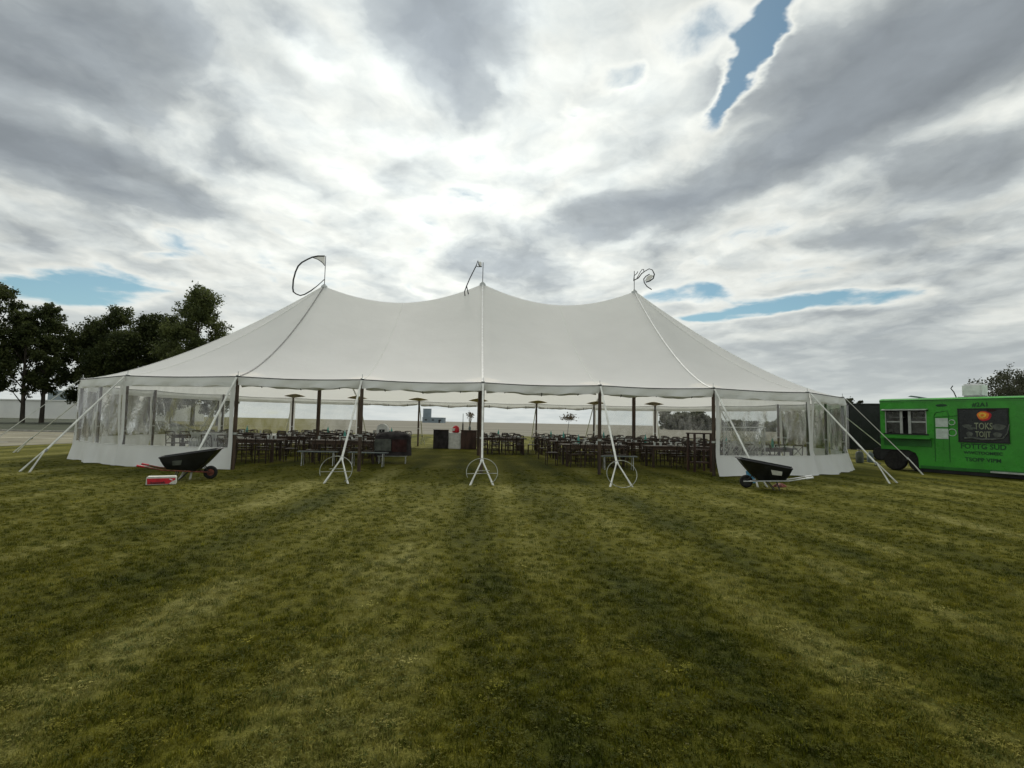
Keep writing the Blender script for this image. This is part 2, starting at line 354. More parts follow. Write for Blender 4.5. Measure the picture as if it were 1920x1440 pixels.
for i, (y, a, b) in enumerate(((22.6, -60, -24.2), (27.2, -60, -25.5), (32.4, -60, -23), (38.2, -70, -22.6))):
    sheet('painted_line', [(a, y-.07), (b, y-.07), (b, y+.07), (a, y+.07)], .009, M['line'])

# ------------------------------------------------------------------ the tent
TX, TY, YAW, HE, BAY, RR = -1.436, 23.984, R(4.009), 2.665, 3.536, 8.203
LX = 2*BAY
tent = empty('pole_tent', (TX, TY, 0), YAW)
tag(tent, 'large white three-peaked pole tent with clear end walls standing on the lawn', 'tent')
TM = Matrix.Translation((TX, TY, 0)) @ Matrix.Rotation(YAW, 4, 'Z'); TI = TM.inverted()
PEAK = {-1: 7.45, 0: 7.83, 1: 7.74}
AS = math.pi/7
def per(k):                                    # perimeter in bays: 0 = middle of the front, anticlockwise seen from above
    k = k % 22
    if k <= 2: return Vector((k*BAY, -RR, 0)), Vector((0, -1, 0)), k*BAY
    if k <= 9:
        a = (k-2)*AS; n = Vector((math.sin(a), -math.cos(a), 0)); return Vector((LX, 0, 0))+n*RR, n, LX
    if k <= 13: x = (11-k)*BAY; return Vector((x, RR, 0)), Vector((0, 1, 0)), x
    if k <= 20:
        a = (k-13)*AS; n = Vector((-math.sin(a), math.cos(a), 0)); return Vector((-LX, 0, 0))+n*RR, n, -LX
    return Vector(((k-22)*BAY, -RR, 0)), Vector((0, -1, 0)), (k-22)*BAY
def ridge(x):
    x = max(-LX, min(LX, x)); i = -1 if x < 0 else 0
    u = (x-i*LX)/LX; base = PEAK[i]*(1-u)+PEAK[i+1]*u
    wv = 1-abs(2*u-1)                          # 0 at a peak, 1 half way
    return base-.82*(1-(1-wv)**1.9)
def canopy(k, t):
    E, n, rx = per(k); zr = ridge(rx); fr = k-math.floor(k)
    top = Vector((rx, 0, 0)); p = top.lerp(E, t)
    sag = .045*math.sin(math.pi*fr)
    z = HE-sag*t + (zr-HE)*((1-t)**1.36)
    p.z = z-.10*math.sin(math.pi*fr)*math.sin(math.pi*t)
    return p
cp = MB(); NK, NTT = 22*10, 26
vs = []
for i in range(NK):
    for j in range(NTT+1): cp.v.append(tuple(canopy(i/10, max(.006, j/NTT))))
for i in range(NK):
    for j in range(NTT):
        a = i*(NTT+1)+j; b = ((i+1) % NK)*(NTT+1)+j; cp.f.append((a, b, b+1, a+1))
can = cp.build('canopy', M['canvas'], tent, smooth='all', fixn=False)
def strip_on(k, wd, lift, m, name):
    b = MB(); n = 26
    for j in range(n+1):
        t = max(.012, j/n); p = canopy(k, t); q = canopy(k+.02, t); tg = (q-canopy(k-.02, t)); tg.z = 0
        if tg.length < 1e-5: tg = Vector((1, 0, 0))
        tg.normalize(); dn = (canopy(k, min(1, t+.02))-canopy(k, t-.01)).normalized(); nr = tg.cross(dn)
        if nr.z < 0: nr = -nr
        for s in (-1, 1): b.v.append(tuple(p+tg*wd*s*.5+nr*lift))
        b.v.append(tuple(p+nr*(lift+.018)))
    for j in range(n):
        o = 3*j; b.f += [(o, o+3, o+5, o+2), (o+2, o+5, o+4, o+1)]
    return b.build(name, m, can, fixn=False)
for k in (0, 2, 9, 11, 13): strip_on(k, .07, .012, M['seam'], 'seam')
strip_on(20, .045, .012, M['seam_shade'], 'seam')  # left hip: its darker lighting is painted as a darker webbing
for k in (1, 21, 3, 4, 5, 19, 18, 17): strip_on(k, .035, .004, M['canvas'], 'seam')
ed = MB(); ed.tube([canopy(i/10, 1)+Vector((0, 0, .0))+per(i/10)[1]*.012 for i in range(NK)], .016, 6, closed=True); ed.build('eave_cord', M['cord'], can, fixn=False)

def valance(k, h, lumpy):
    ph = rng.uniform(0, 6, 6)
    def fn(u, v):
        E, n, _ = per(k+.004+u*.992); p = canopy(k+.004+u*.992, 1)
        z = p.z-.012-v*(h*(1+.06*math.sin(9*u*3+ph[0])+.05*math.sin(23*u+ph[1])))
        off = .02+v*(.03+lumpy*(.035*math.sin(13*u+ph[2])+.022*math.sin(31*u+ph[3]+3*v)))
        q = E+n*off; return (q.x, q.y, z)
    return MB().grid(fn, 30, 5).build('valance', M['wall'], tent, smooth='all', fixn=False)
OPEN = {20, 21, 0, 1, 9, 10, 11, 12}
for k in range(22): valance(k, .23 if k in OPEN else .25, 1.3 if k in OPEN else 1.)
for k in sorted(OPEN):                          # side walls rolled up under the valance
    ph = rng.uniform(0, 6, 4); pts = []; rs = []
    for i in range(25):
        u = .03+.94*i/24; E, n, _ = per(k+u); p = E-n*.10
        pts.append((p.x, p.y, HE-.22-.05*math.sin(math.pi*u)-.02*math.sin(11*u+ph[0]))); rs.append(.055+.016*math.sin(17*u+ph[1])+.01*math.sin(41*u+ph[2]))
    rw = MB().tube(pts, rs, 9).build('rolled_wall', M['roll'], tent, smooth='all')
    for u in (.18, .5, .82):
        b = MB(); i = int(round((u-.03)/.94*24)); c = Vector(pts[i]); tg = (Vector(pts[i+1])-Vector(pts[i-1])).normalized(); a = Vector((0, 0, 1)); bb = tg.cross(a)
        b.tube([c+(a*math.cos(q)+bb*math.sin(q))*(rs[i]+.008) for q in np.linspace(0, 2*math.pi, 12, endpoint=False)], .012, 5, closed=True)
        b.build('tie_strap', M['cord'], rw)
for k in range(22):                             # side poles with a spike and ring through the eave
    E, n, _ = per(k); p = E-n*.04
    sp = MB().tube([(p.x, p.y, 0), (p.x, p.y, 1.2), (p.x, p.y, HE+.02)], [.05, .055, .05], 10).build('side_pole', M['wood'], tent, smooth=True)
    MB().tube([(p.x, p.y, HE), (p.x, p.y, HE+.16)], [.012, .009], 6).build('pole_pin', M['steel'], sp)
    MB().tube([(p.x+.05*math.cos(a), p.y+.05*math.sin(a), HE+.035) for a in np.linspace(0, 2*math.pi, 14, endpoint=False)], .012, 6, closed=True).build('pole_ring', M['steel'], sp)
    MB().tube([(p.x, p.y, 1.0), (p.x, p.y, 1.06)], .062, 10).build('pole_collar', M['alu'], sp)
for k in (8, 9, 10, 11, 12, 13, 14, 20, 21, 0, 1, 2):   # fan shaped canvas patches sewn under the canopy at the poles
    b = MB(); r0 = canopy(k, .985); b.v.append(tuple(r0+Vector((0, 0, -.015)))); fan = []
    for i in range(7):
        d = (i-3)/3; tt = .93-.035*(1-d*d); b.v.append(tuple(canopy(k+d*.17, tt)+Vector((0, 0, -.022))))
    b.f = [(0, i, i+1) for i in range(1, 7)]
    b.build('corner_patch', M['patch'], tent, fixn=False)

# clear walls at both ends
def wall_panel(k, flare, bulge, seedv):
    rr = np.random.default_rng(seedv); ph = rr.uniform(0, 6, 8)
    H = HE-.18
    def P(u, v):                               # v 0 bottom .. 1 top
        E, n, _ = per(k+u); A, na, _ = per(k); B, nb, _ = per(k+1)
        ch = A.lerp(B, u); q = ch.lerp(E, .35); nn = (na+nb).normalized()
        low = max(0, (.32-v)/.32)
        off = .07+flare*low**1.3*(.6+.4*math.sin(math.pi*u))+.035*math.sin(9*u+ph[0]+2*v)*(.4+low)+.022*math.sin(21*u+ph[1]+5*v)+.014*math.sin(47*u+ph[3]-9*v)*(.4+low)+.03*low*math.sin(14*u+9*v+ph[4])
        off += bulge*math.sin(math.pi*u)*math.sin(math.pi*min(1, v*1.05))
        p = q+nn*off; z = .015+H*v
        if v < .02: z += .03*math.sin(7*u+ph[2])**2
        return (p.x, p.y, z)
    u0, u1, v0, v1 = .035, .965, .245, .94
    N = 36; U = [i/N for i in range(N+1)]; us = sorted(set([0]+[u0, u1, 1]+[u for u in U]))
    V = sorted(set([0, .03, .06, .09, .12, .16, .2, .235, v0, v1, 1]+[v0+(v1-v0)*i/10 for i in range(1, 10)]+[.96]))
    fr = MB(); pn = MB()
    idx = {}
    def cell(b, ix, iu, iv):
        f = []
        for a, c in ((iu, iv), (iu+1, iv), (iu+1, iv+1), (iu, iv+1)):
            if (a, c) not in ix: ix[(a, c)] = len(b.v); b.v.append(P(us[a], V[c]))
            f.append(ix[(a, c)])
        b.f.append(tuple(f))
    i1 = {}; i2 = {}
    for iu in range(len(us)-1):
        for iv in range(len(V)-1):
            inside = us[iu] >= u0-1e-6 and us[iu+1] <= u1+1e-6 and V[iv] >= v0-1e-6 and V[iv+1] <= v1+1e-6
            cell(pn if inside else fr, i2 if inside else i1, iu, iv)
    wp = fr.build('wall_panel', M['wall'], tent, smooth='all', fixn=False)
    pn.build('window', M['vinyl'], wp, smooth='all', fixn=False)
    hem = MB().tube([Vector(P(u, v0))+per(k+u)[1]*.006 for u in np.linspace(u0, u1, 20)], .010, 5).build('window_hem', M['seam'], wp)
    return wp
for i, k in enumerate(range(13, 20)): wall_panel(k, .17 if k >= 18 else .12, .05, 30+i)
for i, k in enumerate(range(2, 9)): wall_panel(k, .34 if k < 4 else .15, .03, 50+i)
# centre poles and pennants
def cpole(i, px, pts_px, loops, fills):
    x = i*LX; zt = PEAK[i]; wp = TM @ Vector((x, 0, 0))
    top = TI @ at(px, pts_px, wp.y); zt2 = top.z
    po = MB().tube([(x, 0, 0), (x, 0, 2), (x, 0, zt+.05)], [.075, .085, .06], 12).build('center_pole', M['wood'], tent, smooth=True)
    MB().lathe([(.16, -.14), (.13, -.02), (.05, .05)], (x, 0, zt), 14).build('pole_cap', M['alu'], po, smooth=True)
    MB().tube([(x, 0, zt), (x, 0, zt2)], .016, 6).build('flag_staff', M['dark'], po)
    for lp, r in loops:
        MB().tube([TI @ at(a, b, wp.y+d) for a, b, d in lp], r, 6).build('pennant_hem', M['cord'], po, smooth=True)
    for fl in fills:
        b = MB(); b.v = [tuple(TI @ at(a, c, wp.y+d)) for a, c, d in fl]; b.f = [tuple(range(len(fl)))]; 
        b.build('pennant_cloth', M['roll'], po, fixn=False)
cpole(-1, 609, 480, [([(609, 480, 0), (596, 480, -.05), (586, 482, -.1), (577, 486, -.2), (566, 492, -.3), (559, 499, -.4), (554, 510, -.5), (550, 525, -.55), (549, 540, -.5), (550, 547, -.45), (555, 551, -.4), (563, 554, -.35), (571, 552, -.3), (583, 545, -.2), (596, 535, -.1), (608, 524, 0)], [.03]+[.034]*9+[.028]*4+[.018]*2),
   ([(609, 498, 0), (603, 491, -.03), (595, 486, -.07), (586, 483, -.1)], .016)], [[(609, 481, 0), (592, 481, -.07), (587, 483, -.1), (596, 487, -.07), (609, 497, 0)]])
cpole(0, 904, 492, [([(903, 500, 0), (899, 499, -.1), (896, 489, -.15), (893, 498, -.2), (888, 508, -.3), (881, 522, -.4), (875, 536, -.5), (871, 547, -.5), (872, 555, -.5)], .024),
   ([(893, 499, -.2), (896, 500, -.1), (903, 500, 0)], .02), ([(875, 537, -.5), (878, 550, -.45), (881, 561, -.4)], .022)], [[(903, 492, 0), (899, 490, -.1), (896, 497, -.12), (903, 500, 0)]])
cpole(1, 1189, 508, [([(1188, 526, 0), (1197, 521, -.1), (1203, 513, -.2), (1210, 508, -.3), (1217, 504, -.35), (1223, 506, -.4), (1227, 514, -.4), (1225, 522, -.35), (1218, 527, -.3), (1211, 529, -.3)], [.022, .03, .026, .022, .02, .022, .03, .034, .03, .03]),
   ([(1218, 514, -.3), (1211, 518, -.3), (1207, 523, -.3), (1208, 530, -.3), (1213, 537, -.3), (1222, 543, -.3)], .024), ([(1188, 527, 0), (1189, 517, 0), (1194, 513, -.1), (1196, 509, -.1)], .018), ([(1194, 522, -.1), (1200, 511, -.2), (1204, 505, -.2), (1207, 505, -.2), (1207, 509, -.2)], .018)],
   [[(1213, 519, -.3), (1220, 515, -.3), (1226, 517, -.38), (1218, 526, -.3), (1209, 527, -.3)]])

# guy lines
def guy(k, out=3.15, style=0, drift=0., spread=.30, wd=.050):
    E, n, _ = per(k); side = Vector((-n.y, n.x, 0)); g = E+n*out+side*drift; topp = E+n*.06; topp.z = HE-.03
    j = topp.lerp(g, .80)
    b = MB(); d = (j-topp).normalized(); up = side.cross(d)
    b.box((topp+j)/2, (wd, (j-topp).length, .022), Matrix((side, d, up)).transposed())
    gl = b.build('guy_line', M['strap'], tent)
    for s in (-1, 1):
        e = g+side*spread*s*(1 if style else .75); e.z = -.06
        MB().tube([j+Vector((0, 0, .03)), j.lerp(e, .5)+Vector((0, 0, .02)), e], [.017, .019, .026], 7).build('anchor_leg', M['strap'], gl, smooth=True)
    MB().box(j, (.09, .10, .05), Matrix((side, d, up)).transposed()).build('ratchet', M['steel'], gl, bevel=.01)
    if style:
        cx = g.copy(); hw, hh = .37, .315; tilt = n*-.06
        ring = [cx+side*hw*math.cos(a)+Vector((0, 0, hh+hh*math.sin(a)))+tilt*math.sin(a)*2 for a in (np.linspace(0, 2*math.pi, 32, endpoint=False) if style == 1 else np.linspace(R(-52), R(205), 30))]
        MB().tube(ring, .0085, 7, closed=style == 1).build('anchor_hoop', M['hoop'], gl, smooth='all')
        if style > 1:
            MB().tube([cx+side*-.355+Vector((0, 0, .27)), cx+side*.36+Vector((0, 0, .29))], .007, 6).build('cross_bar', M['hoop'], gl)
            MB().tube([cx+side*-.15+Vector((0, 0, .34)), cx+side*.18+Vector((0, 0, .35))], .007, 6).build('cross_bar', M['hoop'], gl)
for k in range(22):
    if k in (21, 0, 1): guy(k, 3.05, {21: 2, 0: 2, 1: 1}[k], {21: .12, 0: -.02, 1: -.18}[k])
    else: guy(k, {19: 2.35, 3: 2.45, 4: 2.3, 18: 2.6, 17: 2.6, 20: 2.55, 2: 2.75}.get(k, 3.1), 0, 0, .30 if k in (3, 19, 18, 4) else .18, .075 if k in (19, 3) else .05)

# ------------------------------------------------------------------ furniture under the tent
def make_chair():
    t = empty('crossback_chair', (0, 0, 0))
    MB().prism([(-.20, -.20), (.20, -.20), (.185, .20), (-.185, .20)], .43, .465, 'z').build('seat', M['chair'], t, bevel=.008)
    for s in (-1, 1):
        MB().tube([(s*.18, -.18, 0), (s*.175, -.175, .43)], [.014, .019], 6).build('leg', M['chair'], t)
        MB().tube([(s*.17, .20, 0), (s*.17, .185, .45), (s*.172, .22, .75), (s*.165, .25, .90)], [.014, .019, .018, .015], 6).build('back_post', M['chair'], t)
    MB().tube([(-.166, .25, .89), (-.08, .275, .90), (.08, .275, .90), (.166, .25, .89)], .022, 6).build('top_rail', M['chair'], t)
    for s in (-1, 1): MB().tube([(-s*.17, .195, .50), (0, .235+s*.006, .69), (s*.16, .25, .86)], .010, 5).build('cross_slat', M['chair'], t)
    for y in (-.18, .19): MB().tube([(-.17, y, .2), (.17, y, .2)], .010, 5).build('stretcher', M['chair'], t)
    return t
def make_table():
    t = empty('farm_table', (0, 0, 0))
    for i in range(5): MB().box((0, -.40+i*.20, .745), (2.4, .196, .04)).build('tabletop_plank', M['tablew'], t, bevel=.004)
    for y in (-.42, .42): MB().box((0, y, .675), (2.1, .03, .09)).build('apron', M['tablew'], t)
    for x in (-1.02, 1.02):
        for y in (-.38, .38): MB().box((x, y, .362), (.075, .075, .724), taper=1.).build('leg', M['chair'], t)
        MB().box((x, 0, .675), (.03, .8, .09)).build('apron', M['tablew'], t)
    return t
def make_bench():
    t = empty('bench', (0, 0, 0))
    for y in (-.075, .075): MB().box((0, y, .445), (1.25, .145, .03)).build('seat_plank', M['benchm'], t, bevel=.004)
    for x in (-.48, .48):
        MB().tube([(x, -.13, 0), (x, -.09, .425), (x, .09, .425), (x, .13, 0)], .013, 6).build('leg', M['steel'], t)
    return t
def loc(x, y): p = TM @ Vector((x, y, 0)); return p
chair0, table0, bench0 = make_chair(), make_table(), make_bench()
used = set()
def put(proto, x, y, rz, label, cat, group, z=0):
    o = proto if proto.name not in used else copy_tree(proto)
    used.add(proto.name); p = loc(x, y); o.location = (p.x, p.y, z); o.rotation_euler = (0, 0, rz+YAW); return tag(o, label, cat, group)
ROWN = ('front', 'second', 'third', 'back')
rows = [-4.9, -1.55, 1.75, 5.0]; cols = [-11.2, -8.0, -4.7, 1.05, 4.1, 7.2, 10.4]
spots = []
for ri, y in enumerate(rows):
    for ci, x in enumerate(cols):
        if abs(x) > 10.9 and abs(y) > 4: continue
        if x == 1.05 and ri < 2: continue
        xx = x+random.uniform(-.12, .12); yy = y+random.uniform(-.1, .1)
        sd = 'truck side' if x > 0 else 'red carton side'
        TL = f'brown plank-topped table in the {ROWN[ri]} row, on the {sd} of the aisle'
        CL = f'dark brown cross-back chair in the {ROWN[ri]} row, {sd} of the aisle'
        WH = f'{ROWN[ri]} row table, {sd} of the aisle'
        put(table0, xx, yy, random.uniform(-.02, .02), TL, 'table', f'dining tables, {ROWN[ri]} row, {sd}'); spots.append((xx, yy, WH))
        for s in (-1, 1):
            for q in (-.87, -.29, .29, .87):
                if random.random() < .06: continue
                put(chair0, xx+q+random.uniform(-.06, .06), yy+s*(.62+random.uniform(0, .22)), (0 if s > 0 else math.pi)+random.uniform(-.15, .15), CL, 'chair', f'cross-back chairs, {ROWN[ri]} row, {sd}')
        if random.random() < .5:
            s = random.choice((-1, 1)); put(chair0, xx+s*1.5, yy, (-s)*math.pi/2+random.uniform(-.15, .15), CL, 'chair', f'cross-back chairs, {ROWN[ri]} row, {sd}')
for x, y in ((-5.2, -6.4), (-3.6, -6.5), (4.6, -6.4)):
    put(bench0, x, y, random.uniform(-.06, .06), 'low pale-topped bench on steel legs along the open front of the tent', 'bench', 'pale benches along the open tent front')
# things on the tables
def cup():
    return MB().lathe([(.030, 0), (.036, .005), (.040, .13), (.036, .131), (.030, .02)], n=10).build('drinking_glass', M['glass'], smooth=True)
def bottle():
    o = MB().lathe([(.045, 0), (.048, .01), (.048, .19), (.03, .25), (.017, .28), (.017, .34)], n=12).build('bottle', M['teal'], smooth=True)
    MB().lathe([(.019, .335), (.019, .365)], n=10).build('cap', M['white'], o); return o
def plates():
    return MB().lathe([(.07, 0), (.085, .012), (.13, .045), (.135, .05), (.12, .05), (.08, .03)], n=16).build('stacked_plates', M['white'], smooth=True)
def caddy():
    t = empty('napkin_box', (0, 0, 0)); MB().box((0, 0, .055), (.22, .14, .11)).build('tray', M['carton'], t, bevel=.006); MB().box((0, 0, .125), (.19, .11, .03)).build('napkin_stack', M['white'], t, bevel=.006); return t
cup0, bot0, pl0, cad0 = cup(), bottle(), plates(), caddy()
ZT = .765
for (x, y, WH) in spots:
    for j in range(5): put(cup0, x+random.uniform(-1, 1), y+random.uniform(-.3, .3), 0, 'clear drinking glass on a '+WH, 'glass', 'glasses, '+WH, ZT)
    if random.random() < .75: put(bot0, x+random.uniform(-.5, .5), y+random.uniform(-.25, .25), 0, 'teal bottle with white cap on a '+WH, 'bottle', 'teal bottles, '+WH, ZT)
    for j in range(random.choice((2, 3))): put(pl0, x+random.uniform(-.9, .9), y+random.choice((-.3, .3)), 0, 'stack of white plates on a '+WH, 'plates', 'plate stacks, '+WH, ZT)
    if random.random() < .8: put(cad0, x+random.uniform(-.3, .3), y+random.uniform(-.1, .1), random.uniform(-1, 1), 'tray of white napkins on a '+WH, 'napkins', 'napkin trays, '+WH, ZT)

# bar at the back of the aisle
def local(px, py, depth): return TI @ at(px, py, depth)
bar = empty('bar_counter', loc(-1.2, 5.6), YAW); tag(bar, 'dark wooden bar counter with a white centre panel at the back of the aisle', 'bar')
MB().box((-.82, 0, .5), (.80, .6, 1.0)).build('cabinet', M['cloth'], bar, bevel=.01); MB().box((.70, 0, .5), (.85, .6, 1.0)).build('cabinet', M['barw'], bar, bevel=.01)
MB().box((-.07, .05, .44), (.68, .5, .88)).build('fridge_box', M['white'], bar, bevel=.02)
for x in (.42, .70, .98): MB().box((x, -.315, .48), (.25, .03, .8)).build('front_panel', M['barw'], bar, bevel=.006)
MB().box((.70, -.02, 1.02), (.95, .74, .04)).build('counter_top', M['tablew'], bar, bevel=.008); MB().box((-.82, -.02, 1.02), (.84, .72, .04)).build('counter_top', M['chair'], bar, bevel=.008)
MB().box((1.22, -.1, .62), (.10, .12, 1.24)).build('white_post', M['white'], bar, bevel=.01)
rb = MB().grid(lambda u, v: (.34*(u-.5)*(1-.15*v), .05*math.sin(5*u)+.12*math.sin(math.pi*u)*math.sin(math.pi*v)*-1, .40*v+.02*math.sin(7*u)), 8, 8)
rbo = MB()
rbo.lathe([(.12, 0), (.19, .02), (.20, .16), (.17, .30), (.10, .36), (.05, .39)], n=14).build('red_bag', M['red'], smooth=True)
ro = bpy.data.objects['red_bag']; ro.location = bar.matrix_basis @ Vector((-.02, -.05, .88)); tag(ro, 'bright red bag on top of the white panel of the bar', 'bag')
MB().box((-.10, -.165, .17), (.16, .05, .14)).build('bag_label', M['white'], ro, bevel=.004)
def vase(name, x, z, hgt, n, spread, label, m, stemh):
    t = empty(name, bar.matrix_basis @ Vector((x, 0, z)) if isinstance(x, float) else x); tag(t, label, 'vase')
    MB().lathe([(.05, 0), (.075, .06), (.06, .16), (.035, hgt), (.045, hgt+.03)], n=12).build('vase', M['bluec'], t, smooth=True)
    st_ = MB(); hd = MB()
    for i in range(n):
        a = random.uniform(0, 6.28); r = random.uniform(.2, 1)*spread; h = stemh*random.uniform(.7, 1)
        tip = Vector((r*math.cos(a), r*math.sin(a), hgt+h)); st_.tube([(0, 0, hgt*.6), (tip.x*.4, tip.y*.4, hgt+h*.5), tip], .006, 4)
        for q in range(9):
            c = tip+Vector((random.gauss(0, .035), random.gauss(0, .035), random.gauss(0, .06))); e = Euler((random.uniform(0, 3), random.uniform(0, 3), 0)).to_matrix(); s = .03
            hd.add([c+e@Vector(v) for v in ((-s, 0, -s), (s, 0, -s), (0, .01, s*1.6))], [(0, 1, 2)])
    st_.build('stems', m, t); hd.build('flower_heads', m, t, fixn=False); return t
vase('vase_of_dried_grass', .74, 1.041, .20, 14, .22, 'vase of tall dried grass on the brown end of the bar', M['tan'], .75)
tb = MB().lathe([(.035, 0), (.04, .02), (.038, .3), (.016, .42), (.014, .85), (.0135, .90)], n=10).build('tall_bottle', M['dark'], smooth=True)
tb.location = bar.matrix_basis @ Vector((.36, -.05, 1.041)); tag(tb, 'very tall thin dark bottle standing next to the dried grass', 'bottle')

# round-topped white water dispenser on a table, draped serving cart
p = local(757, 812, 25.)
wd_ = empty('water_dispenser', (0, 0, 0)); tag(wd_, 'white round-topped dispenser with a dark recessed front', 'dispenser')
wd_.location = loc(-4.55, 1.75); wd_.location.z = ZT
MB().prism([(.26*math.cos(a), .30+.26*math.sin(a)) for a in np.linspace(0, math.pi, 14)]+[(-.26, 0.0), (.26, 0.0)], -.16, .16).build('body', M['white'], wd_, smooth=True, bevel=.015)
MB().box((0, -.165, .16), (.26, .02, .26)).build('recess', M['dark'], wd_, bevel=.01); MB().tube([(0, -.17, .24), (0, -.22, .24), (0, -.23, .20)], .014, 6).build('tap', M['steel'], wd_)
cart = empty('serving_cart', loc(-3.05, -5.0), YAW+.1); tag(cart, 'dark cloth-covered serving cart with a grey side drape by the aisle', 'cart')
def drape(u, v, w_=.62, d_=.36, h0=.28, h1=.93, ph=0):
    a = 2*math.pi*u; k = .62+.38*(1-v)**.5 if v > .5 else .9
    sq = (abs(math.cos(a))**4+abs(math.sin(a))**4)**-.25
    r = (1.02-.05*v)+.035*math.sin(9*a+ph)*(1-v)
    return (w_*r*sq*math.cos(a), d_*r*sq*math.sin(a), h0+(h1-h0)*v)
def dome(u, v):
    a = 2*math.pi*u; e = v*math.pi/2; sq = (abs(math.cos(a))**4+abs(math.sin(a))**4)**-.25; r = math.cos(e)
    return (.60*r*sq*math.cos(a), .35*r*sq*math.sin(a), .93+.16*math.sin(e)+.015*math.sin(5*a))
MB().grid(drape, 48, 8).build('side_cloth', M['cloth'], cart, smooth='all', fixn=False)
MB().grid(dome, 48, 8).build('top_cover', M['cloth'], cart, smooth='all', fixn=False)
MB().grid(lambda u, v: (-.60+.55*u, -.40-.012*math.sin(14*u), .45+.40*v), 14, 4).build('grey_drape', M['greyp'], cart, smooth='all', fixn=False)
MB().grid(lambda u, v: (-.02+.50*u, -.405-.012*math.sin(16*u), .42+.42*v), 14, 4).build('maroon_drape', M['maroon'], cart, smooth='all', fixn=False)
for x in (-.45, .45):
    for y in (-.22, .22): MB().tube([(x, y, 0), (x, y, .5)], .018, 6).build('leg', M['steel'], cart)
MB().box((0, 0, .26), (1.0, .5, .03)).build('lower_shelf', M['alu'], cart)
# tall stand with dried flowers, wooden shelf frame
st0 = empty('flower_stand', loc(4.6, 3.4), YAW); tag(st0, 'tall thin stand carrying a bunch of dried flowers between the tables', 'flower stand')
for a in (0, 2.1, 4.2): MB().tube([(.28*math.cos(a), .28*math.sin(a), 0), (.02*math.cos(a), .02*math.sin(a), .55)], .012, 5).build('leg', M['dark'], st0)
MB().tube([(0, 0, .45), (.03, 0, 1.2), (.10, .02, 1.75)], .011, 6).build('stem', M['dark'], st0)
fh = MB()
for i in range(240):
    v = Vector((random.gauss(0, .17), random.gauss(0, .13), random.gauss(0, .09)))+Vector((.08, 0, 1.82)); e = Euler((random.uniform(0, 3), random.uniform(0, 3), random.uniform(0, 3))).to_matrix(); s = random.uniform(.02, .045)
    fh.add([v+e@Vector(q) for q in ((-s, 0, -s), (s, 0, -s), (0, .01, s*1.5))], [(0, 1, 2)])
fh.build('flower_heads', M['tan'], st0, fixn=False)
sf = empty('wooden_shelf', loc(7.3, -6.6), YAW+.15); tag(sf, 'tall open brown wooden shelf frame beside the right-hand clear wall', 'shelf')
for x in (-.30, .30):
    for y in (-.2, .2): MB().box((x, y, .62), (.06, .06, 1.24)).build('post', M['barw'], sf)
for z in (.30, .72): MB().box((0, 0, z), (.54, .34, .04)).build('shelf_board', M['barw'], sf)
MB().box((0, 0, 1.262), (.72, .5, .04)).build('top_board', M['barw'], sf, bevel=.006)
def folded_stack(x, y, rz, label):
    t = empty('folding_chair_rack', loc(x, y), YAW+rz); tag(t, label, 'chair rack')
    for i in range(9):
        b = MB(); xx = -.45+i*.11
        for s in (-1, 1):
            b.tube([(xx, s*.2, .08), (xx+.10, s*.2, .95)], .012, 5); b.tube([(xx+.04, s*.17, .08), (xx-.03, s*.17, .85)], .012, 5)
        b.box((xx+.09, 0, .88), (.02, .40, .16)); b.box((xx+.03, 0, .5), (.02, .36, .34)); b.build('folded_chair', M['white'], t)
    MB().box((0, 0, .05), (1.1, .55, .06)).build('rack_base', M['dark'], t)
tw = empty('reflection_twigs', loc(9.0, -6.35), YAW+.35); tag(tw, 'added white bar with pale bare twigs imitating reflections in the clear wall', 'screen')  # bar and twigs added to imitate pale reflections on the clear wall
for x in (-.95, .95): MB().tube([(x, 0, 0), (x, 0, 1.5)], .022, 7).build('post', M['white'], tw)
MB().tube([(-1.0, 0, 1.48), (1.0, 0, 1.50)], .022, 7).build('cross_bar', M['white'], tw)
tg_ = MB()
for i in range(170):
    x = random.uniform(-.95, .9); z = random.uniform(.55, 1.47); a = random.uniform(-.9, .9); L = random.uniform(.35, .8); y = random.uniform(-.14, .14)
    q = Vector((x, y, z)); e = q+Vector((math.sin(a)*L, random.uniform(-.1, .1), -math.cos(a)*L*.9)); e.z = max(.03, e.z)
    tg_.tube([q, q.lerp(e, .5)+Vector((random.uniform(-.05, .05), 0, 0)), e], [.010, .008, .004], 4)
to_ = tg_.build('twigs', M['carton'], tw); to_['kind'] = 'stuff'
folded_stack(9.9, -4.4, .3, 'rack of white folded chairs behind the clear wall near the green truck')
folded_stack(-9.2, -5.4, -.2, 'rack of white folded chairs behind the clear wall near the red carton')

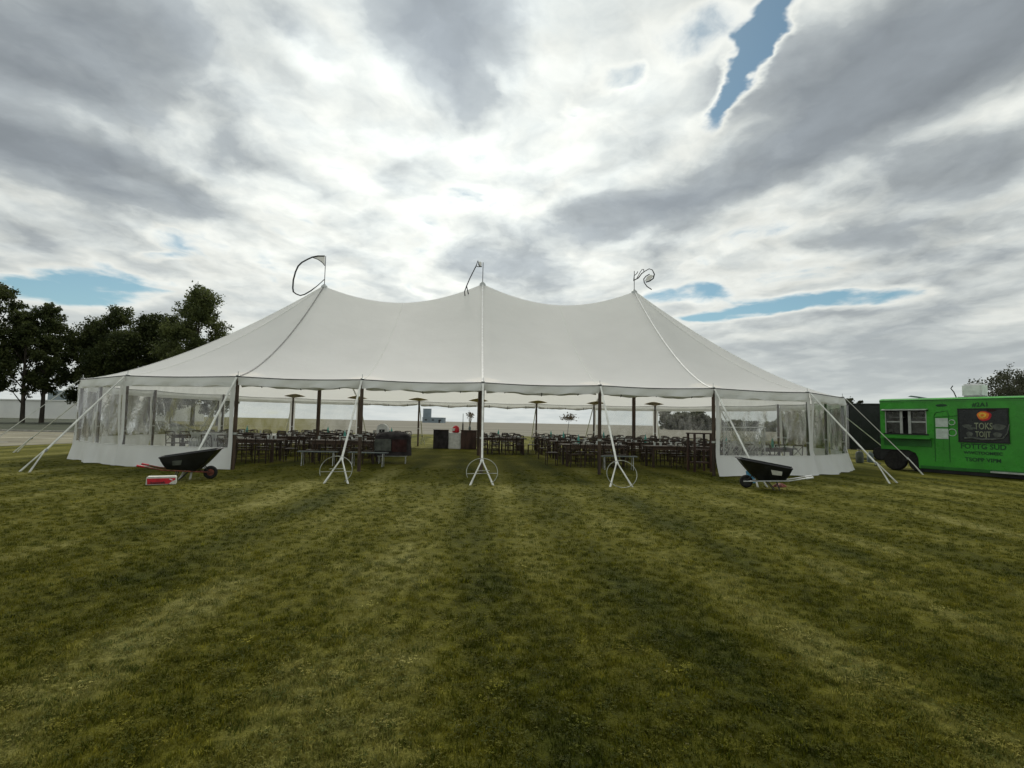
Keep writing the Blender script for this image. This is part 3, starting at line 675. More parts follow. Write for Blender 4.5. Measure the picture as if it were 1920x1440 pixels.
# ------------------------------------------------------------------ wheelbarrows
def wheelbarrow(pos, rz, label, handle_grip, sticker_dx):
    t = empty('wheelbarrow', pos, rz); tag(t, label, 'wheelbarrow', 'wheelbarrows on the lawn')
    # local x: handles at -x, wheel at +x ; tub rims
    rim = [(-.60, -.34, .55), (.64, -.36, .74), (.76, 0, .77), (.64, .36, .74), (-.60, .34, .55)]
    bot = [(-.44, -.20, .27), (.18, -.20, .22), (.26, 0, .22), (.18, .20, .22), (-.44, .20, .27)]
    b = MB(); n = 5; sub = 5
    def ring(k):
        f = k/sub; bl = f**.85
        return [Vector(bot[i]).lerp(Vector(rim[i]), f)+Vector((0, 0, -.03*math.sin(math.pi*f))) for i in range(n)]
    for k in range(sub+1): b.v += [tuple(p) for p in ring(k)]
    for k in range(sub):
        for i in range(n): b.f.append((k*n+i, k*n+(i+1) % n, (k+1)*n+(i+1) % n, (k+1)*n+i))
    b.f.append((4, 3, 2, 1, 0)); o = len(b.v)
    b.v += [(p[0]*.97, p[1]*.97, p[2]) for p in rim]+[(p[0]*.95, p[1]*.93, p[2]+.02) for p in bot]
    for i in range(n):
        j = (i+1) % n; b.f.append((o+i, o+j, o+n+j, o+n+i)); b.f.append((sub*n+i, sub*n+j, o+j, o+i))
    b.f.append(tuple(o+n+i for i in range(n)))
    tub = b.build('tub', M['black'], t, smooth=True)
    MB().tube([Vector(p) for p in rim], .018, 6, closed=True).build('rim', M['black'], tub)
    ax = Vector((.50, 0, .165))
    for s in (-1, 1):
        MB().tube([(.56, s*.07, .165), (.20, s*.19, .20), (-.5, s*.23, .25), (-1.0, s*.27, .36)], .017, 7).build('handle', M['rust'] if handle_grip else M['alu'], t, smooth=True)
        MB().tube([(-.90, s*.262, .338), (-1.06, s*.275, .373)], .024, 7).build('grip', M['red'] if handle_grip else M['white'], t)
        MB().tube([(-.22, s*.22, .23), (-.30, s*.23, 0), (-.18, s*.23, 0), (.02, s*.21, .21)], .012, 6).build('leg', M['dark'], t)
        MB().tube([(.48, s*.10, .18), (.34, s*.16, .34)], .012, 5).build('brace', M['dark'], t)
    whl = MB().tube([ax+Vector(((.12*math.cos(a)), 0, (.12*math.sin(a)))) for a in np.linspace(0, 2*math.pi, 22, endpoint=False)], .045, 9, closed=True).build('tyre', M['rubber'], t, smooth='all')
    rm = MB(); rm.tube([ax+Vector((0, -.035, 0)), ax+Vector((0, .035, 0))], .085, 14); rm.tube([ax+Vector((0, -.10, 0)), ax+Vector((0, .10, 0))], .012, 6); rm.build('wheel_rim', M['rust'] if handle_grip else M['dark'], t)
    # paper label stuck on the tub side
    for s in (-1, 1):
        A, B_, Cc = Vector(bot[0]), Vector(bot[1]), Vector(rim[1]); D = Vector(rim[0])
        def Q(u, v):
            p = A.lerp(B_, u).lerp(D.lerp(Cc, u), v)+Vector((0, -.012, -.03*math.sin(math.pi*v)-.004)); return Vector((p.x, p.y*(-s), p.z)) if s > 0 else p
        u0, u1, v0, v1 = sticker_dx
        MB().grid(lambda u, v: Q(u0+(u1-u0)*u, v0+(v1-v0)*v), 3, 3).build('sticker', M['greyp'] if handle_grip else M['carton'], tub, fixn=False)
    return t
wb1 = ground(352, 899); wb2 = ground(1438, 917)
wb_a = wheelbarrow((wb1.x, wb1.y, 0), R(24), 'black wheelbarrow with red grips parked before the left clear wall', True, (.22, .42, .42, .72))
wb_b = wheelbarrow((wb2.x, wb2.y, 0), R(180-26), 'black wheelbarrow with pale grips and rope beside it before the right clear wall', False, (.18, .42, .45, .75))
wb_a.scale = wb_b.scale = (.93, .93, .97)
# rags under the second barrow and a blue bucket behind it
def rag(p, m, s, name, label):
    rr = np.random.default_rng(int(abs(p.x*100))); ph = rr.uniform(0, 6, 4)
    def fn(u, v):
        a = 2*math.pi*u; r = s*(1-v)**.6*(1+.25*math.sin(3*a+ph[0])+.1*math.sin(7*a+ph[1])); return (r*math.cos(a), r*.7*math.sin(a), .004+s*.6*v**.7*(1+.3*math.sin(4*a+ph[2])*(1-v)))
    o = MB().grid(fn, 28, 8).build(name, m, smooth='all', fixn=False); o.location = (p.x, p.y, 0); return tag(o, label, 'rag')
rag(ground(1462, 913), M['rust'], .16, 'red_rag', 'crumpled dull red rag lying under a wheelbarrow')
bp_ = ground(1409, 905)
bk = MB().lathe([(.11, 0), (.14, .30), (.146, .305), (.132, .31), (.10, .03)], n=18).build('bucket', M['bluep'], smooth=True); bk.location = (bp_.x, bp_.y, 0); tag(bk, 'blue plastic bucket tucked behind a wheelbarrow', 'bucket')
MB().tube([(.14*math.cos(a), .0+.14*.2*math.sin(a), .30+.12*math.sin(a)) for a in np.linspace(0, math.pi, 12)], .005, 5).build('bail', M['steel'], bk)

# ------------------------------------------------------------------ lettering
def text(s, name, size, m, parent, locv, rotm=None, ext=.003, bold=0., sx=1.):
    cu = bpy.data.curves.new(name, 'FONT'); cu.body = s; cu.size = size; cu.extrude = ext; cu.align_x = 'CENTER'; cu.align_y = 'CENTER'; cu.offset = bold; cu.resolution_u = 3
    o = bpy.data.objects.new(name, cu); C.objects.link(o); dg = bpy.context.evaluated_depsgraph_get()
    me = bpy.data.meshes.new_from_object(o.evaluated_get(dg)); bpy.data.objects.remove(o)
    me.materials.clear(); me.materials.append(m)
    q = bpy.data.objects.new(name, me); C.objects.link(q); q.parent = parent; q.location = locv; q.rotation_euler = (R(90), 0, 0); q.scale = (sx, 1, 1); return q
# red and white carton
cb = ground(296, 909.5); carton = empty('carton', (cb.x, cb.y+.12, 0), R(27)); carton.scale = (.92, .80, .86); tag(carton, 'shallow red and white printed carton lying on the grass', 'carton')
MB().box((0, 0, .105), (.60, .36, .19), taper=.97).build('box', M['carton'], carton, bevel=.008)
MB().add([(-.265, -.186, .03), (.16, -.186, .03), (.20, -.184, .075), (.29, -.183, .13), (.285, -.181, .17), (-.28, -.181, .17)], [(0, 1, 2, 3, 4, 5)]).build('red_band', M['red'], carton, fixn=False)
text('boxcraft', 'lettering', .085, M['dark'], carton, (-.06, -.187, .062), bold=.002)
MB().box((.20, -.187, .135), (.07, .006, .02), Euler((0, .5, 0)).to_matrix()).build('print_mark', M['white'], carton)
for s in (-1, 1): MB().box((0, s*.088, .204), (.56, .165, .006), Euler((s*.03, 0, 0)).to_matrix()).build('flap', M['carton'], carton)

# ------------------------------------------------------------------ green food truck
A0 = Vector((14.25, 20.6, 0)); DX = Vector((2.15, -3.5, 0)).normalized(); DY = Vector((-DX.y, DX.x, 0)); NRM = -DY
tk = empty('food_truck', A0, math.atan2(DX.y, DX.x)); tag(tk, 'bright green food truck with a black sign panel and serving window', 'food truck')
def T2(px, py):
    p = on_plane(px, py, A0, NRM)-A0; return p.dot(DX), p.z
X1, TOP, WID = 7.2, T2(1700, 751)[1], 2.3
ZB = .14
wx0, wz1 = T2(1659, 770); wx1, wz0 = T2(1738, 815)
arch0, arch1 = 0.02, T2(1722, 860)[0]; AZ = T2(1690, 843)[1]
body = MB()
xs = [0, wx0, wx1, X1]; zs = [AZ, wz0, wz1, TOP]
for i in range(3):
    for j in range(3):
        if i == 1 and j == 1: continue
        body.add([(xs[i], 0, zs[j]), (xs[i+1], 0, zs[j]), (xs[i+1], 0, zs[j+1]), (xs[i], 0, zs[j+1])], [(0, 1, 2, 3)])
ar = [(arch1, AZ)]+[(arch1+.05-(arch1*.35)*math.cos(a)*0-.0, AZ-.25*math.sin(a)) for a in (0.4,)]
body.add([(arch1-.30, 0, AZ), (arch1-.08, 0, AZ-.10), (arch1, 0, AZ-.28), (arch1+.02, 0, ZB), (X1, 0, ZB), (X1, 0, AZ)], [(0, 1, 2, 3, 4, 5)])
body.add([(0, WID, AZ), (0, WID, TOP), (X1, WID, TOP), (X1, WID, ZB), (arch1, WID, ZB), (arch1, WID, AZ)], [(0, 1, 2, 3, 4, 5)])
body.add([(0, 0, AZ), (0, 0, TOP), (0, WID, TOP), (0, WID, AZ)], [(0, 1, 2, 3)]); body.add([(X1, 0, ZB), (X1, WID, ZB), (X1, WID, TOP), (X1, 0, TOP)], [(0, 1, 2, 3)])
body.add([(arch1+.02, 0, ZB), (arch1+.02, WID, ZB), (X1, WID, ZB), (X1, 0, ZB)], [(0, 1, 2, 3)]); body.add([(0, .0, AZ), (0, WID, AZ), (arch1-.3, WID, AZ), (arch1-.3, 0, AZ)], [(0, 1, 2, 3)])
bd = body.build('body', M['green'], tk, fixn=False)
def roofp(y, z): return z
rf = MB()
prof = [(-.012, TOP-.06), (-.006, TOP+.02), (.04, TOP+.055), (.2, TOP+.085), (WID/2, TOP+.11), (WID-.2, TOP+.085), (WID, TOP+.03), (WID+.01, TOP-.05)]
rf.v = [(x, y, z) for x in (-.012, X1+.012) for y, z in prof]; npf = len(prof)
rf.f = [(i, i+1, npf+i+1, npf+i) for i in range(npf-1)]+[tuple(range(npf))[::-1], tuple(range(npf, 2*npf))]
ro_ = rf.build('roof', M['green'], tk, smooth=True)
MB().box((X1/2, -.022, TOP+.0), (X1, .02, .03)).build('gutter', M['greend'], ro_)
MB().box((X1/2, -.012, .20), (X1-arch1*1.0-.1, .02, .10)).build('rub_rail', M['greend'], tk).location.x = arch1/2+.02
MB().box(((arch1+X1)/2, .30, .10), (X1-arch1-.1, .5, .16)).build('chassis', M['dark'], tk)
sx0, sz0 = T2(1862, 884); MB().box(((sx0+X1)/2, -.12, .19), (X1-sx0, .22, .05)).build('step', M['alu'], tk)
for sxx in (1.98, 2.86, 4.75, 6.1):
    for z0_, z1_ in ((AZ+.02, TOP-.07),): MB().box((sxx, -.004, (z0_+z1_)/2), (.035, .006, z1_-z0_)).build('panel_seam', M['green'], tk)
    for i in range(9): MB().lathe([(.010, 0), (.006, .005)], n=6).build('rivet', M['greend'], tk).matrix_local = Matrix.Translation((sxx, -.007, AZ+.12+i*(TOP-AZ-.3)/8)) @ Matrix.Rotation(R(90), 4, 'X')
# wheels under the arch
for wxp in (.42, 1.22):
    cxx = wxp; ty = MB(); ty.lathe([(.19, -.11), (.33, -.12), (.37, -.08), (.37, .08), (.33, .12), (.19, .11)], n=24)
    o = ty.build('tyre', M['rubber'], tk, smooth=True); o.location = (cxx, .18, .37); o.rotation_euler = (R(90), 0, 0)
    r_ = MB().lathe([(.20, -.06), (.19, .08), (.08, .06), (.07, .10)], n=18).build('rim', M['alu'], o, smooth=True)
MB().box((.80, .55, .62), (1.75, .9, .5)).build('wheel_well', M['dark'], tk)
# serving window
W = empty('serving_window', (0, 0, 0)); W.parent = tk
iw = MB(); d0 = .55
iw.add([(wx0, 0, wz0), (wx1, 0, wz0), (wx1, 0, wz1), (wx0, 0, wz1), (wx0, d0, wz0), (wx1, d0, wz0), (wx1, d0, wz1), (wx0, d0, wz1)], [(0, 1, 5, 4), (1, 2, 6, 5), (2, 3, 7, 6), (3, 0, 4, 7), (4, 5, 6, 7)])
iw.build('interior_recess', M['rubberg'], W)
ww = wx1-wx0; wh = wz1-wz0
for xx, wd2 in ((wx0+.0, .05), (wx0+ww*.40, .085), (wx0+ww*.60, .085), (wx1-.0, .05)):
    MB().box((xx, .03, (wz0+wz1)/2), (wd2, .05, wh+.02)).build('window_post', M['alu'], W)
for z in (wz0, wz1): MB().box(((wx0+wx1)/2, .018, z), (ww+.12, .07, .05)).build('window_rail', M['rubberg'], W)
for a, b_ in ((.03, .38), (.62, .97)):
    MB().box((wx0+ww*(a+b_)/2, .05, wz0+wh*.52), (ww*(b_-a), .03, .045)).build('sash_bar', M['alu'], W)
    MB().box((wx0+ww*(a+b_)/2, .07, wz0+wh*.5), (ww*(b_-a), .006, wh*.92)).build('pane', M['vinyl'], W)
    MB().box((wx0+ww*(a+b_)/2, .35, wz0+wh*.72), (ww*(b_-a), .2, .03)).build('inner_shelf', M['alu'], W)
awn = MB().prism([(-.02, wz1+.02), (-.20, wz1+.0), (-.20, wz1+.025), (-.02, wz1+.06)], 0, 1); awn.v = [(wx0-.06+(ww+.12)*p[1], p[0], p[2]) for p in awn.v]; awn.build('awning_flap', M['alu'], W)
s0 = T2(1650, 820); s1 = T2(1746, 832)
MB().box(((wx0+wx1)/2+.05, -.14, wz0-.14), (ww+.25, .28, .05)).build('counter_shelf', M['green'], tk, bevel=.008)
MB().box(((wx0+wx1)/2+.05, -.02, wz0-.30), (ww+.18, .035, .26)).build('counter_bracket', M['greend'], tk)
# door with notices
dx0, dz1 = T2(1754, 771); dx1, dz0 = T2(1778, 822)
fr_ = MB()
for seg in (((dx0-.05, dz1-.18), (dx0, dz1-.05), (dx1, dz1+.02), (dx1+.03, dz1-.12)), ((dx0-.05, dz1-.18), (dx0-.05, .42)), ((dx1+.03, dz1-.12), (dx1+.03, .42)), ((dx0-.03, dz1-.22), (dx1+.40, dz1-.15))):
    fr_.tube([(a, -.008, b_) for a, b_ in seg], .012, 5)
fr_.build('door_seam', M['greend'], tk)
mz = (dz0+dz1-.22)/2
for za, zb in ((mz+.03, dz1-.25), (dz0-.02, mz-.03)): MB().box(((dx0+dx1)/2, -.006, (za+zb)/2), (dx1-dx0+.02, .008, zb-za)).build('notice', M['paper'], tk)
for pz, r_ in ((T2(1784, 792)[1], .09), (T2(1785, 811)[1], .12)):
    xx = T2(1785, 800)[0]; b = MB().tube([(xx+r_*math.cos(a), -.006, pz+r_*math.sin(a)) for a in np.linspace(0, 2*math.pi, 18, endpoint=False)], .014, 5, closed=True); b.build('round_decal', M['paper'], tk)
bx_, bz_ = T2(1765, 760); MB().prism([(bx_+.17*math.cos(a), bz_+.045*math.sin(a)) for a in np.linspace(0, 2*math.pi, 18, endpoint=False)], -.012, -.002).build('badge', M['inkg'], tk)
nx_, nz_ = T2(1838, 759); text('#2A1', 'number_lettering', .20, M['inkg'], tk, (nx_, -.006, nz_), bold=.004)
# sign panel
px0, pz1 = T2(1797, 767); px1, pz0 = T2(1893, 831)
pw, phh = px1-px0, pz1-pz0; pcx, pcz = (px0+px1)/2, (pz0+pz1)/2
sg = MB().box((pcx, -.022, pcz), (pw, .04, phh)).build('sign_panel', M['signb'], tk, bevel=.012)
fb = MB()
for z in (pz0, pz1): fb.box((pcx, -.03, z), (pw+.05, .05, .035))
for x in (px0, px1): fb.box((x, -.03, pcz), (.035, .047, phh-.036))
fb.build('sign_frame', M['rubberg'], sg)
def disc(cx, cz, rx, rz, m, y, name, lob=.0, n=26):
    return MB().prism([(cx+rx*(1+lob*math.sin(5*a))*math.cos(a), cz+rz*(1+lob*math.sin(3*a+1))*math.sin(a)) for a in np.linspace(0, 2*math.pi, n, endpoint=False)], y-.004, y).build(name, m, sg)
lx, lz = T2(1844, 779)
disc(lx+.03, lz-.015, .19, .165, M['red'], -.044, 'logo_rim', .06); disc(lx, lz, .16, .135, M['orange'], -.049, 'logo_disc', .05); disc(lx-.01, lz+.01, .10, .085, M['yellow'], -.054, 'logo_heart', .08)
disc(lx-.01, lz+.005, .05, .04, M['orange'], -.059, 'logo_core', .15)
disc(lx+.22, lz+.17, .12, .045, M['maroon'], -.044, 'logo_tail', .1)
text('TOKS', 'sign_lettering', .31, M['pale'], sg, (pcx+.02, -.046, pcz-.03), bold=.004, sx=.62); text('TOIJT', 'sign_lettering', .26, M['pale'], sg, (pcx+.0, -.046, pcz-.30), bold=.004, sx=.62)
for cx, cz, rx, rz in ((-.42, -.02, .13, .06), (-.30, -.10, .12, .045), (.42, -.04, .17, .10), (-.36, -.30, .09, .09), (.38, -.30, .11, .09)): disc(pcx+cx, pcz+cz, rx, rz, M['greyp'], -.046, 'sign_print', .12)
bn = MB(); bn.tube([(pcx-.5, -.05, pcz-.44), (pcx-.28, -.05, pcz-.42), (pcx-.05, -.05, pcz-.47), (pcx+.2, -.05, pcz-.46), (pcx+.5, -.05, pcz-.42), (pcx+.62, -.05, pcz-.25), (pcx+.68, -.05, pcz+.05)], [.03, .035, .04, .035, .025, .02, .015], 6); bn.build('sign_ribbon', M['greyp'], sg)
q1 = T2(1843, 838); text('FOTTG SUD', 'side_lettering', .235, M['inkg'], tk, (q1[0], -.006, q1[1]), bold=.004, sx=.95)
q2 = T2(1843, 850); text('WWCTOOMEEC', 'side_lettering', .13, M['inkg'], tk, (q2[0], -.006, q2[1]), bold=.004, sx=1.05)
q3 = T2(1843, 863); text('TSOPP VIPM', 'side_lettering', .18, M['inkg'], tk, (q3[0], -.006, q3[1]), bold=.003, sx=1.0)
# roof gear
ac = T2(1836, 735); acx = T2(1840, 748)[0]
acx -= .5; a_ = MB().box((acx+.1, .75, TOP+.33), (.56, .6, .46)).build('roof_unit', M['white'], tk, bevel=.05); MB().box((acx+.1, .75, TOP+.09), (.72, .75, .03)).build('unit_base', M['dark'], a_)
MB().tube([(acx-.32, .45, TOP+.05), (acx-.42, .5, TOP+.30), (acx-.50, .5, TOP+.42), (acx-.44, .5, TOP+.52)], .018, 6).build('vent_pipe', M['dark'], tk)
vx = T2(1708, 748)[0]; MB().prism([(vx-.30, TOP+.17), (vx+.08, TOP+.10), (vx+.30, TOP+.09), (vx+.10, TOP+.15), (vx-.2, TOP+.21)], .5, .9).build('roof_vent', M['bluec'], tk); MB().tube([(vx, .7, TOP+.05), (vx, .7, TOP+.13)], .03, 6).build('vent_stem', M['dark'], tk)

# black trailer and gas bottles behind the truck
bt = at(1600, 800, 27.5); tr_ = empty('cargo_trailer', (bt.x-.3, 27.2, 0), R(-22)); tag(tr_, 'black box trailer standing between the tent and the green truck', 'trailer')
MB().box((1.6, .9, 1.62), (3.4, 1.9, 2.3)).build('box', M['black'], tr_, bevel=.05); MB().box((1.6, .9, 2.79), (3.5, 2.0, .06)).build('roof', M['dark'], tr_, bevel=.01)
for x in (1.2, 2.0):
    o = MB().lathe([(.16, -.1), (.30, -.1), (.33, -.06), (.33, .06), (.30, .1), (.16, .1)], n=20).build('wheel', M['rubber'], tr_, smooth=True); o.location = (x, -.12, .33); o.rotation_euler = (R(90), 0, 0)
MB().tube([(-.1, .4, .5), (-1.1, .9, .5), (-.1, 1.4, .5)], .04, 6).build('tongue', M['dark'], tr_); MB().tube([(-1.0, .9, 0), (-1.0, .9, .5)], .03, 6).build('jack', M['steel'], tr_)
for i in range(4): MB().box((.4+i*.8, -.058, 1.62), (.03, .02, 2.2)).build('wall_rib', M['dark'], tr_)
def gas(px, py, lab, m, s):
    g = ground(px, py); o = MB().lathe([(.10, 0), (.15, .02), (.155, .08), (.155, .42), (.12, .50), (.05, .53), (.04, .56)], n=18).build('gas_bottle', m, smooth=True); o.location = (g.x, g.y, 0); o.scale = (s, s, s); tag(o, lab, 'gas bottle')
    MB().tube([(.09*math.cos(a), .09*math.sin(a), .60) for a in np.linspace(0, 2*math.pi, 14, endpoint=False)], .012, 5, closed=True).build('collar', m, o); MB().tube([(.09, 0, .48), (.09, 0, .60)], .012, 5).build('collar_stay', m, o); return o
gas(1612, 868, 'tall dull grey gas bottle standing at the tent corner by the green truck', M['greyp'], 1.0); gas(1632, 867, 'short blue-grey gas bottle standing close to the truck wheels', M['bluec'], .85)
hs = MB(); hp = [ground(1612, 867), ground(1640, 866), ground(1652, 870), ground(1640, 874)]; hs.tube([(p.x, p.y, .02) for p in hp], .014, 6); tag(hs.build('gas_hose', M['rubber']), 'black hose lying on the grass by the gas bottles', 'hose')

# ------------------------------------------------------------------ buildings far off
def far_box(name, x0, x1, y, dep, h, m, label, bays, roofm):
    t = empty(name, ((x0+x1)/2, y, 0)); tag(t, label, 'building'); wdt = x1-x0
    MB().box((0, dep/2, h/2), (wdt, dep, h)).build('wall', m, t); MB().box((0, dep/2, h+.15), (wdt+.6, dep+.6, .3)).build('roof', roofm, t)
    for i in range(bays):
        x = -wdt/2+(i+.5)*wdt/bays
        MB().box((x, -.03, h*.55), (wdt/bays*.35, .1, h*.25)).build('window', M['glassd'], t)
    MB().box((wdt*.3, -.03, 1.2), (1.6, .1, 2.4)).build('door', M['glassd'], t)
    return t
a0 = at(-90, 770, 150).x; a1 = at(136, 770, 150).x
far_box('long_building', a0, at(330, 770, 150).x, 150, 14, 5.0, M['bldg'], 'long pale low building behind the two bare-trunked trees', 0, M['bldg'])
far_box('blue_grey_shed', at(88, 760, 172).x, at(135, 760, 172).x, 172, 10, 8.6, M['bldgb'], 'blue-grey shed rising behind the long pale building', 0, M['bldgb'])
far_box('small_grey_building', at(792, 780, 450).x, at(832, 780, 450).x, 450, 14, 4.2, M['bldgb'], 'small grey building far off in the dry field', 3, M['bldgb'])
sil = MB().box((0, 3, 6.), (6.6, 5, 12.)).build('grey_tower', M['bldgb']); sil.location = (at(800, 780, 470).x, 470, 0); tag(sil, 'square grey tower next to the small grey building in the field', 'tower'); MB().box((0, 3, 12.15), (7., 5.4, .3)).build('cap', M['bldgb'], sil)

# ------------------------------------------------------------------ trees
LF = dict(dark=leaf_mat('leaves_dark', (.036, .050, .016), (.088, .106, .032), .4), mid=leaf_mat('leaves_mid', (.052, .068, .022), (.115, .135, .042), .4), grey=leaf_mat('leaves_grey', (.045, .052, .030), (.085, .092, .055), .35))
def tree(px, base_py, depth, h, cr, lobes, n, lm, label, name='deciduous_tree', crown_lo=.25, trunk_r=.28, seedv=1, gap=.0, leaf=.34, group=None):
    rr = np.random.default_rng(seedv); rd = random.Random(seedv); x = at(px, 760, depth).x
    t = empty(name, (x, depth, 0), rd.uniform(0, 6)); tag(t, label, 'tree', group)
    tr = MB(); lean = rd.uniform(-.03, .03)*h
    tr.tube([(0, 0, -.1), (lean*.2, 0, h*.15), (lean*.5, .1, h*.4), (lean, 0, h*.72), (lean, 0, h*.92)], [trunk_r*1.25, trunk_r, trunk_r*.75, trunk_r*.4, trunk_r*.08], 9)
    cen = []
    for i in range(lobes):
        f = (i+.5)/lobes; z = h*(crown_lo+.06+(1-crown_lo-.10)*f); prof = math.sin(math.pi*(.14+.80*f))**.75
        a = i*2.4+rd.uniform(-.5, .5); r = cr*prof*rd.uniform(.35, .78)
        if i == lobes-1: r = 0; z = h*.93
        c = np.array([lean+r*math.cos(a), r*math.sin(a), z]); cen.append((c, cr*rd.uniform(.26, .46)*(.55+.45*prof)))
        tr.tube([(lean*.6, 0, max(h*.12, z-h*.16)), (c[0]*.55, c[1]*.55, z-h*.05), tuple(c)], [trunk_r*.35, trunk_r*.2, .03], 5)
    tr.build('trunk', M['bark'], t, smooth=True)
    V = np.empty((0, 3)); tot = sum(s**2 for _, s in cen)
    pts = []; nrm = []
    for c, s in cen:
        k = int(n*s**2/tot); d = rr.normal(size=(k, 3)); d /= np.linalg.norm(d, axis=1)[:, None]
        # sprays: leaves gather in small tufts on the lobe
        nt = max(6, k//28); td = rr.normal(size=(nt, 3)); td /= np.linalg.norm(td, axis=1)[:, None]
        tp = td*(s*rr.uniform(.35, 1.12, nt)[:, None])*np.array([1, 1, .85]); idx = rr.integers(0, nt, k)
        pts.append(c+tp[idx]+rr.normal(size=(k, 3))*s*.15)
    P = np.concatenate(pts); k = len(P)
    A = rr.normal(size=(k, 3)); A /= np.linalg.norm(A, axis=1)[:, None]; B = np.cross(A, rr.normal(size=(k, 3))); B /= np.linalg.norm(B, axis=1)[:, None]
    sz = leaf*rr.uniform(.55, 1.25, k)[:, None]
    vv = np.stack([P-A*sz*.6, P+B*sz*.36, P+A*sz*.6, P-B*sz*.36], 1).reshape(-1, 3)
    me = bpy.data.meshes.new('crown'); me.vertices.add(4*k); me.vertices.foreach_set('co', vv.ravel()); me.loops.add(4*k); me.loops.foreach_set('vertex_index', np.arange(4*k)); me.polygons.add(k); me.polygons.foreach_set('loop_start', np.arange(0, 4*k, 4)); me.update(); me.validate()
    me.materials.append(lm); o = bpy.data.objects.new('crown', me); C.objects.link(o); o.parent = t; return t
TG = 'trees standing behind the left end of the tent'
tree(-22, 785, 80, 21.5, 4.6, 17, 17100, LF['dark'], 'dark tree at the lot edge with thin upper branches over the pale building', seedv=3, crown_lo=.30, group=TG)
tree(44, 787, 82, 17.4, 4.4, 16, 15200, LF['dark'], 'open-crowned tree with a bare brown trunk before the pale building', seedv=4, crown_lo=.20, group=TG)
tree(80, 787, 84, 19.4, 4.6, 16, 16150, LF['dark'], 'tall open-crowned tree with side sprays next to the bare brown trunk', seedv=16, crown_lo=.20, group=TG)
tree(172, 786, 92, 17.6, 5.4, 18, 26600, LF['dark'], 'dense dark tree at the edge of the wooded clump near the blue-grey shed', seedv=6, crown_lo=.10, group=TG)
tree(212, 786, 90, 19.6, 6.9, 19, 32300, LF['dark'], 'broad dense dark green tree in the middle of the wooded clump', seedv=7, crown_lo=.08, group=TG)
tree(270, 786, 93, 19.6, 6.9, 19, 32300, LF['dark'], 'dense round-topped dark tree adjoining the tallest tree of the clump', seedv=8, crown_lo=.08, group=TG)
tree(362, 786, 88, 23.6, 6.7, 20, 32300, LF['mid'], 'tallest lighter green tree rising above the tent roof slope', seedv=9, crown_lo=.12, group=TG)
tree(318, 786, 96, 20.0, 6.7, 18, 26600, LF['dark'], 'dark tree filling the gap below the tallest tree', seedv=10, crown_lo=.10, group=TG)
tree(410, 786, 92, 15.0, 5.2, 16, 17100, LF['mid'], 'shorter tree beside the tallest one, half hidden by the tent roof', seedv=11, crown_lo=.10, group=TG)
tree(1893, 800, 58, 8.3, 4.6, 14, 9000, LF['grey'], 'spreading thin-crowned tree behind the green truck roof', seedv=12, crown_lo=.25, trunk_r=.22, leaf=.20)
tree(1968, 800, 60, 8.6, 4.6, 14, 11000, LF['grey'], 'denser dark tree at the far end of the truck roof', seedv=13, crown_lo=.2, trunk_r=.22, leaf=.22)
tree(1590, 790, 70, 5.6, 2.2, 8, 7000, LF['grey'], 'small round tree showing above the tent eave near the black trailer', seedv=14, crown_lo=.12, trunk_r=.14, leaf=.24)
tree(1614, 790, 72, 5.4, 2.0, 8, 6000, LF['grey'], 'low bushy tree right beside the small round tree over the trailer', seedv=15, crown_lo=.12, trunk_r=.14, leaf=.24)
# far wood seen as one mass
def wood(x0, x1, y, h, n, seedv):
    rr = np.random.default_rng(seedv); k = n; xs_ = rr.uniform(x0, x1, k); env = h*(.55+.25*np.sin(xs_*.11+1)+.12*np.sin(xs_*.37)+.1*np.sin(xs_*.9))
    P = np.stack([xs_, y+rr.uniform(-6, 6, k), env*rr.uniform(0, 1, k)**.7], 1); A = rr.normal(size=(k, 3)); A /= np.linalg.norm(A, axis=1)[:, None]; B = np.cross(A, rr.normal(size=(k, 3))); B /= np.linalg.norm(B, axis=1)[:, None]
    s = rr.uniform(.5, 1.1, k)[:, None]; vv = np.stack([P-A*s, P+B*s*.6, P+A*s, P-B*s*.6], 1).reshape(-1, 3)
    me = bpy.data.meshes.new('distant_wood'); me.from_pydata(vv.tolist(), [], np.arange(4*k).reshape(-1, 4).tolist()); me.materials.append(LF['grey']); o = bpy.data.objects.new('distant_wood', me); C.objects.link(o); return tag(o, 'distant wooded rise along the far field edge', 'wood', kind='stuff')
wood(58, 190, 205, 8.5, 15000, 21)

# ------------------------------------------------------------------ grass blades near the camera
def tuft(seedv, n):
    rr = random.Random(seedv); b = MB()
    for i in range(n):
        a = rr.uniform(0, 6.28); r = rr.uniform(0, .05); bx, by = r*math.cos(a), r*math.sin(a); h = rr.uniform(.012, .030); ln = rr.uniform(.1, .9)*h; d = rr.uniform(0, 6.28); wv = rr.uniform(.0014, .0026)
        dx, dy = math.cos(d), math.sin(d); px_, py_ = -dy*wv, dx*wv
        b.add([(bx-px_, by-py_, 0), (bx+px_, by+py_, 0), (bx+dx*ln*.35+px_*.8, by+dy*ln*.35+py_*.8, h*.65), (bx+dx*ln*.35-px_*.8, by+dy*ln*.35-py_*.8, h*.65), (bx+dx*ln, by+dy*ln, h)], [(0, 1, 2, 3), (3, 2, 4)])
    me = bpy.data.meshes.new('grass_tuft'); me.from_pydata(b.v, [], b.f); me.materials.append(M['blade']); return bpy.data.objects.new('grass_tuft', me)
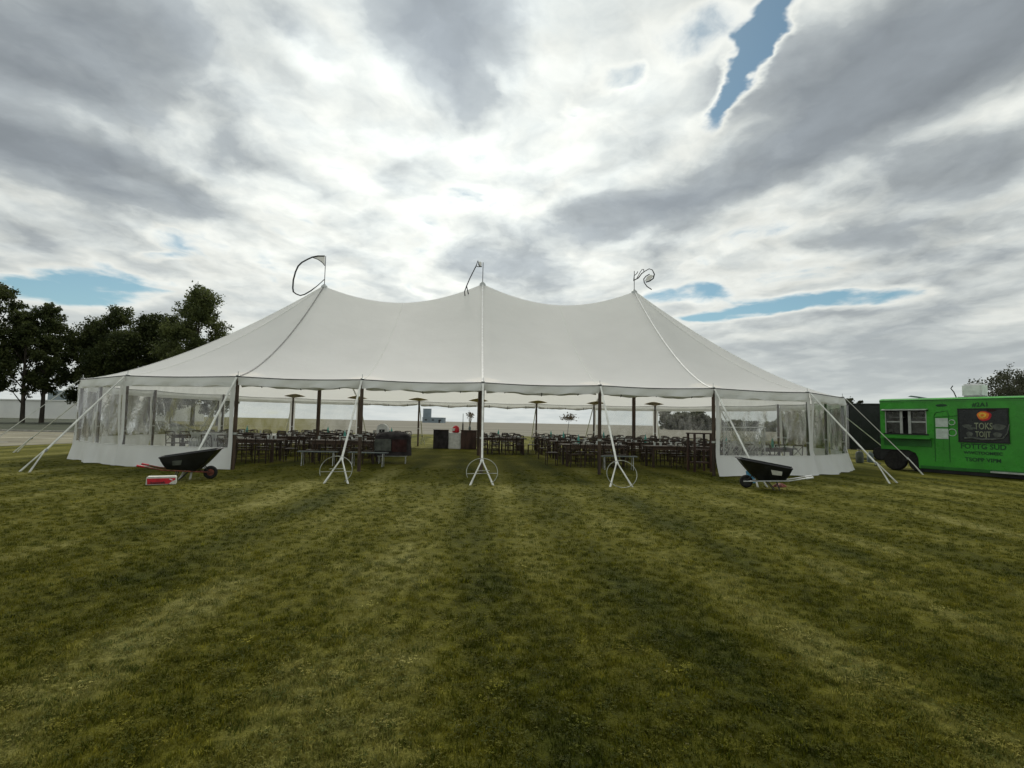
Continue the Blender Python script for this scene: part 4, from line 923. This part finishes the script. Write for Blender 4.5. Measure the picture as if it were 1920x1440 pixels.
def clover(seedv):
    rr = random.Random(seedv); b = MB()
    for i in range(12):
        a = rr.uniform(0, 6.28); r = rr.uniform(.005, .06); cx, cy, cz = r*math.cos(a), r*math.sin(a), rr.uniform(.014, .032)
        for q in range(3):
            an = a+q*2.094; lx_, ly_ = math.cos(an), math.sin(an); rl = rr.uniform(.0035, .006); tz = rr.uniform(-.002, .004)
            b.add([(cx, cy, cz), (cx+lx_*rl-ly_*rl*.6, cy+ly_*rl+lx_*rl*.6, cz+tz), (cx+lx_*rl*1.7, cy+ly_*rl*1.7, cz+tz*.5), (cx+lx_*rl+ly_*rl*.6, cy+ly_*rl-lx_*rl*.6, cz+tz)], [(0, 1, 2, 3)])
    me = bpy.data.meshes.new('clover'); me.from_pydata(b.v, [], b.f); me.materials.append(M['blade']); return bpy.data.objects.new('clover', me)
tufts = bpy.data.collections.new('grass_tufts')
for i in range(2): tufts.objects.link(clover(300+i))
for i in range(5): tufts.objects.link(tuft(100+i, 22))
pts = []
for y0, y1, rho in ((1.2, 2.5, 900), (2.5, 4, 620), (4, 6, 330), (6, 9, 170), (9, 13, 80), (13, 17, 35)):
    hw = lambda y: y*1.12+.6
    n = int(rho*(y1-y0)*(hw(y0)+hw(y1))); yy = rng.uniform(y0, y1, n); xx = rng.uniform(-1, 1, n)*hw(yy)
    pts.append(np.stack([xx, yy, np.zeros(n)], 1))
pts = np.concatenate(pts)
gm = bpy.data.meshes.new('grass'); gm.vertices.add(len(pts)); gm.vertices.foreach_set('co', pts.ravel()); gm.update()
go = bpy.data.objects.new('grass', gm); C.objects.link(go); tag(go, 'short olive green mown grass blades covering the lawn', 'grass', kind='stuff')
ng = bpy.data.node_groups.new('grass_scatter', 'GeometryNodeTree'); ng.interface.new_socket('Geometry', in_out='INPUT', socket_type='NodeSocketGeometry'); ng.interface.new_socket('Geometry', in_out='OUTPUT', socket_type='NodeSocketGeometry')
k = NT(ng); gi = k.node('NodeGroupInput'); gout = k.node('NodeGroupOutput')
ci = k.node('GeometryNodeCollectionInfo', {'Collection': tufts, 'Separate Children': True, 'Reset Children': True})
rv = k.node('FunctionNodeRandomValue', data_type='FLOAT_VECTOR'); rv.inputs[0].default_value = (-.15, -.15, 0); rv.inputs[1].default_value = (.15, .15, 6.283)
rs_ = k.node('FunctionNodeRandomValue', data_type='FLOAT'); rs_.inputs[2].default_value = .65; rs_.inputs[3].default_value = 1.35; rs_.inputs['Seed'].default_value = 3
ip = k.node('GeometryNodeInstanceOnPoints', {'Points': gi.outputs[0], 'Instance': ci.outputs[0], 'Pick Instance': True, 'Scale': rs_.outputs[1]})
e2r = k.node('FunctionNodeEulerToRotation', {0: rv.outputs[0]}); k.l.new(e2r.outputs[0], ip.inputs['Rotation'])
k.l.new(ip.outputs[0], gout.inputs[0])
mo = go.modifiers.new('scatter', 'NODES'); mo.node_group = ng
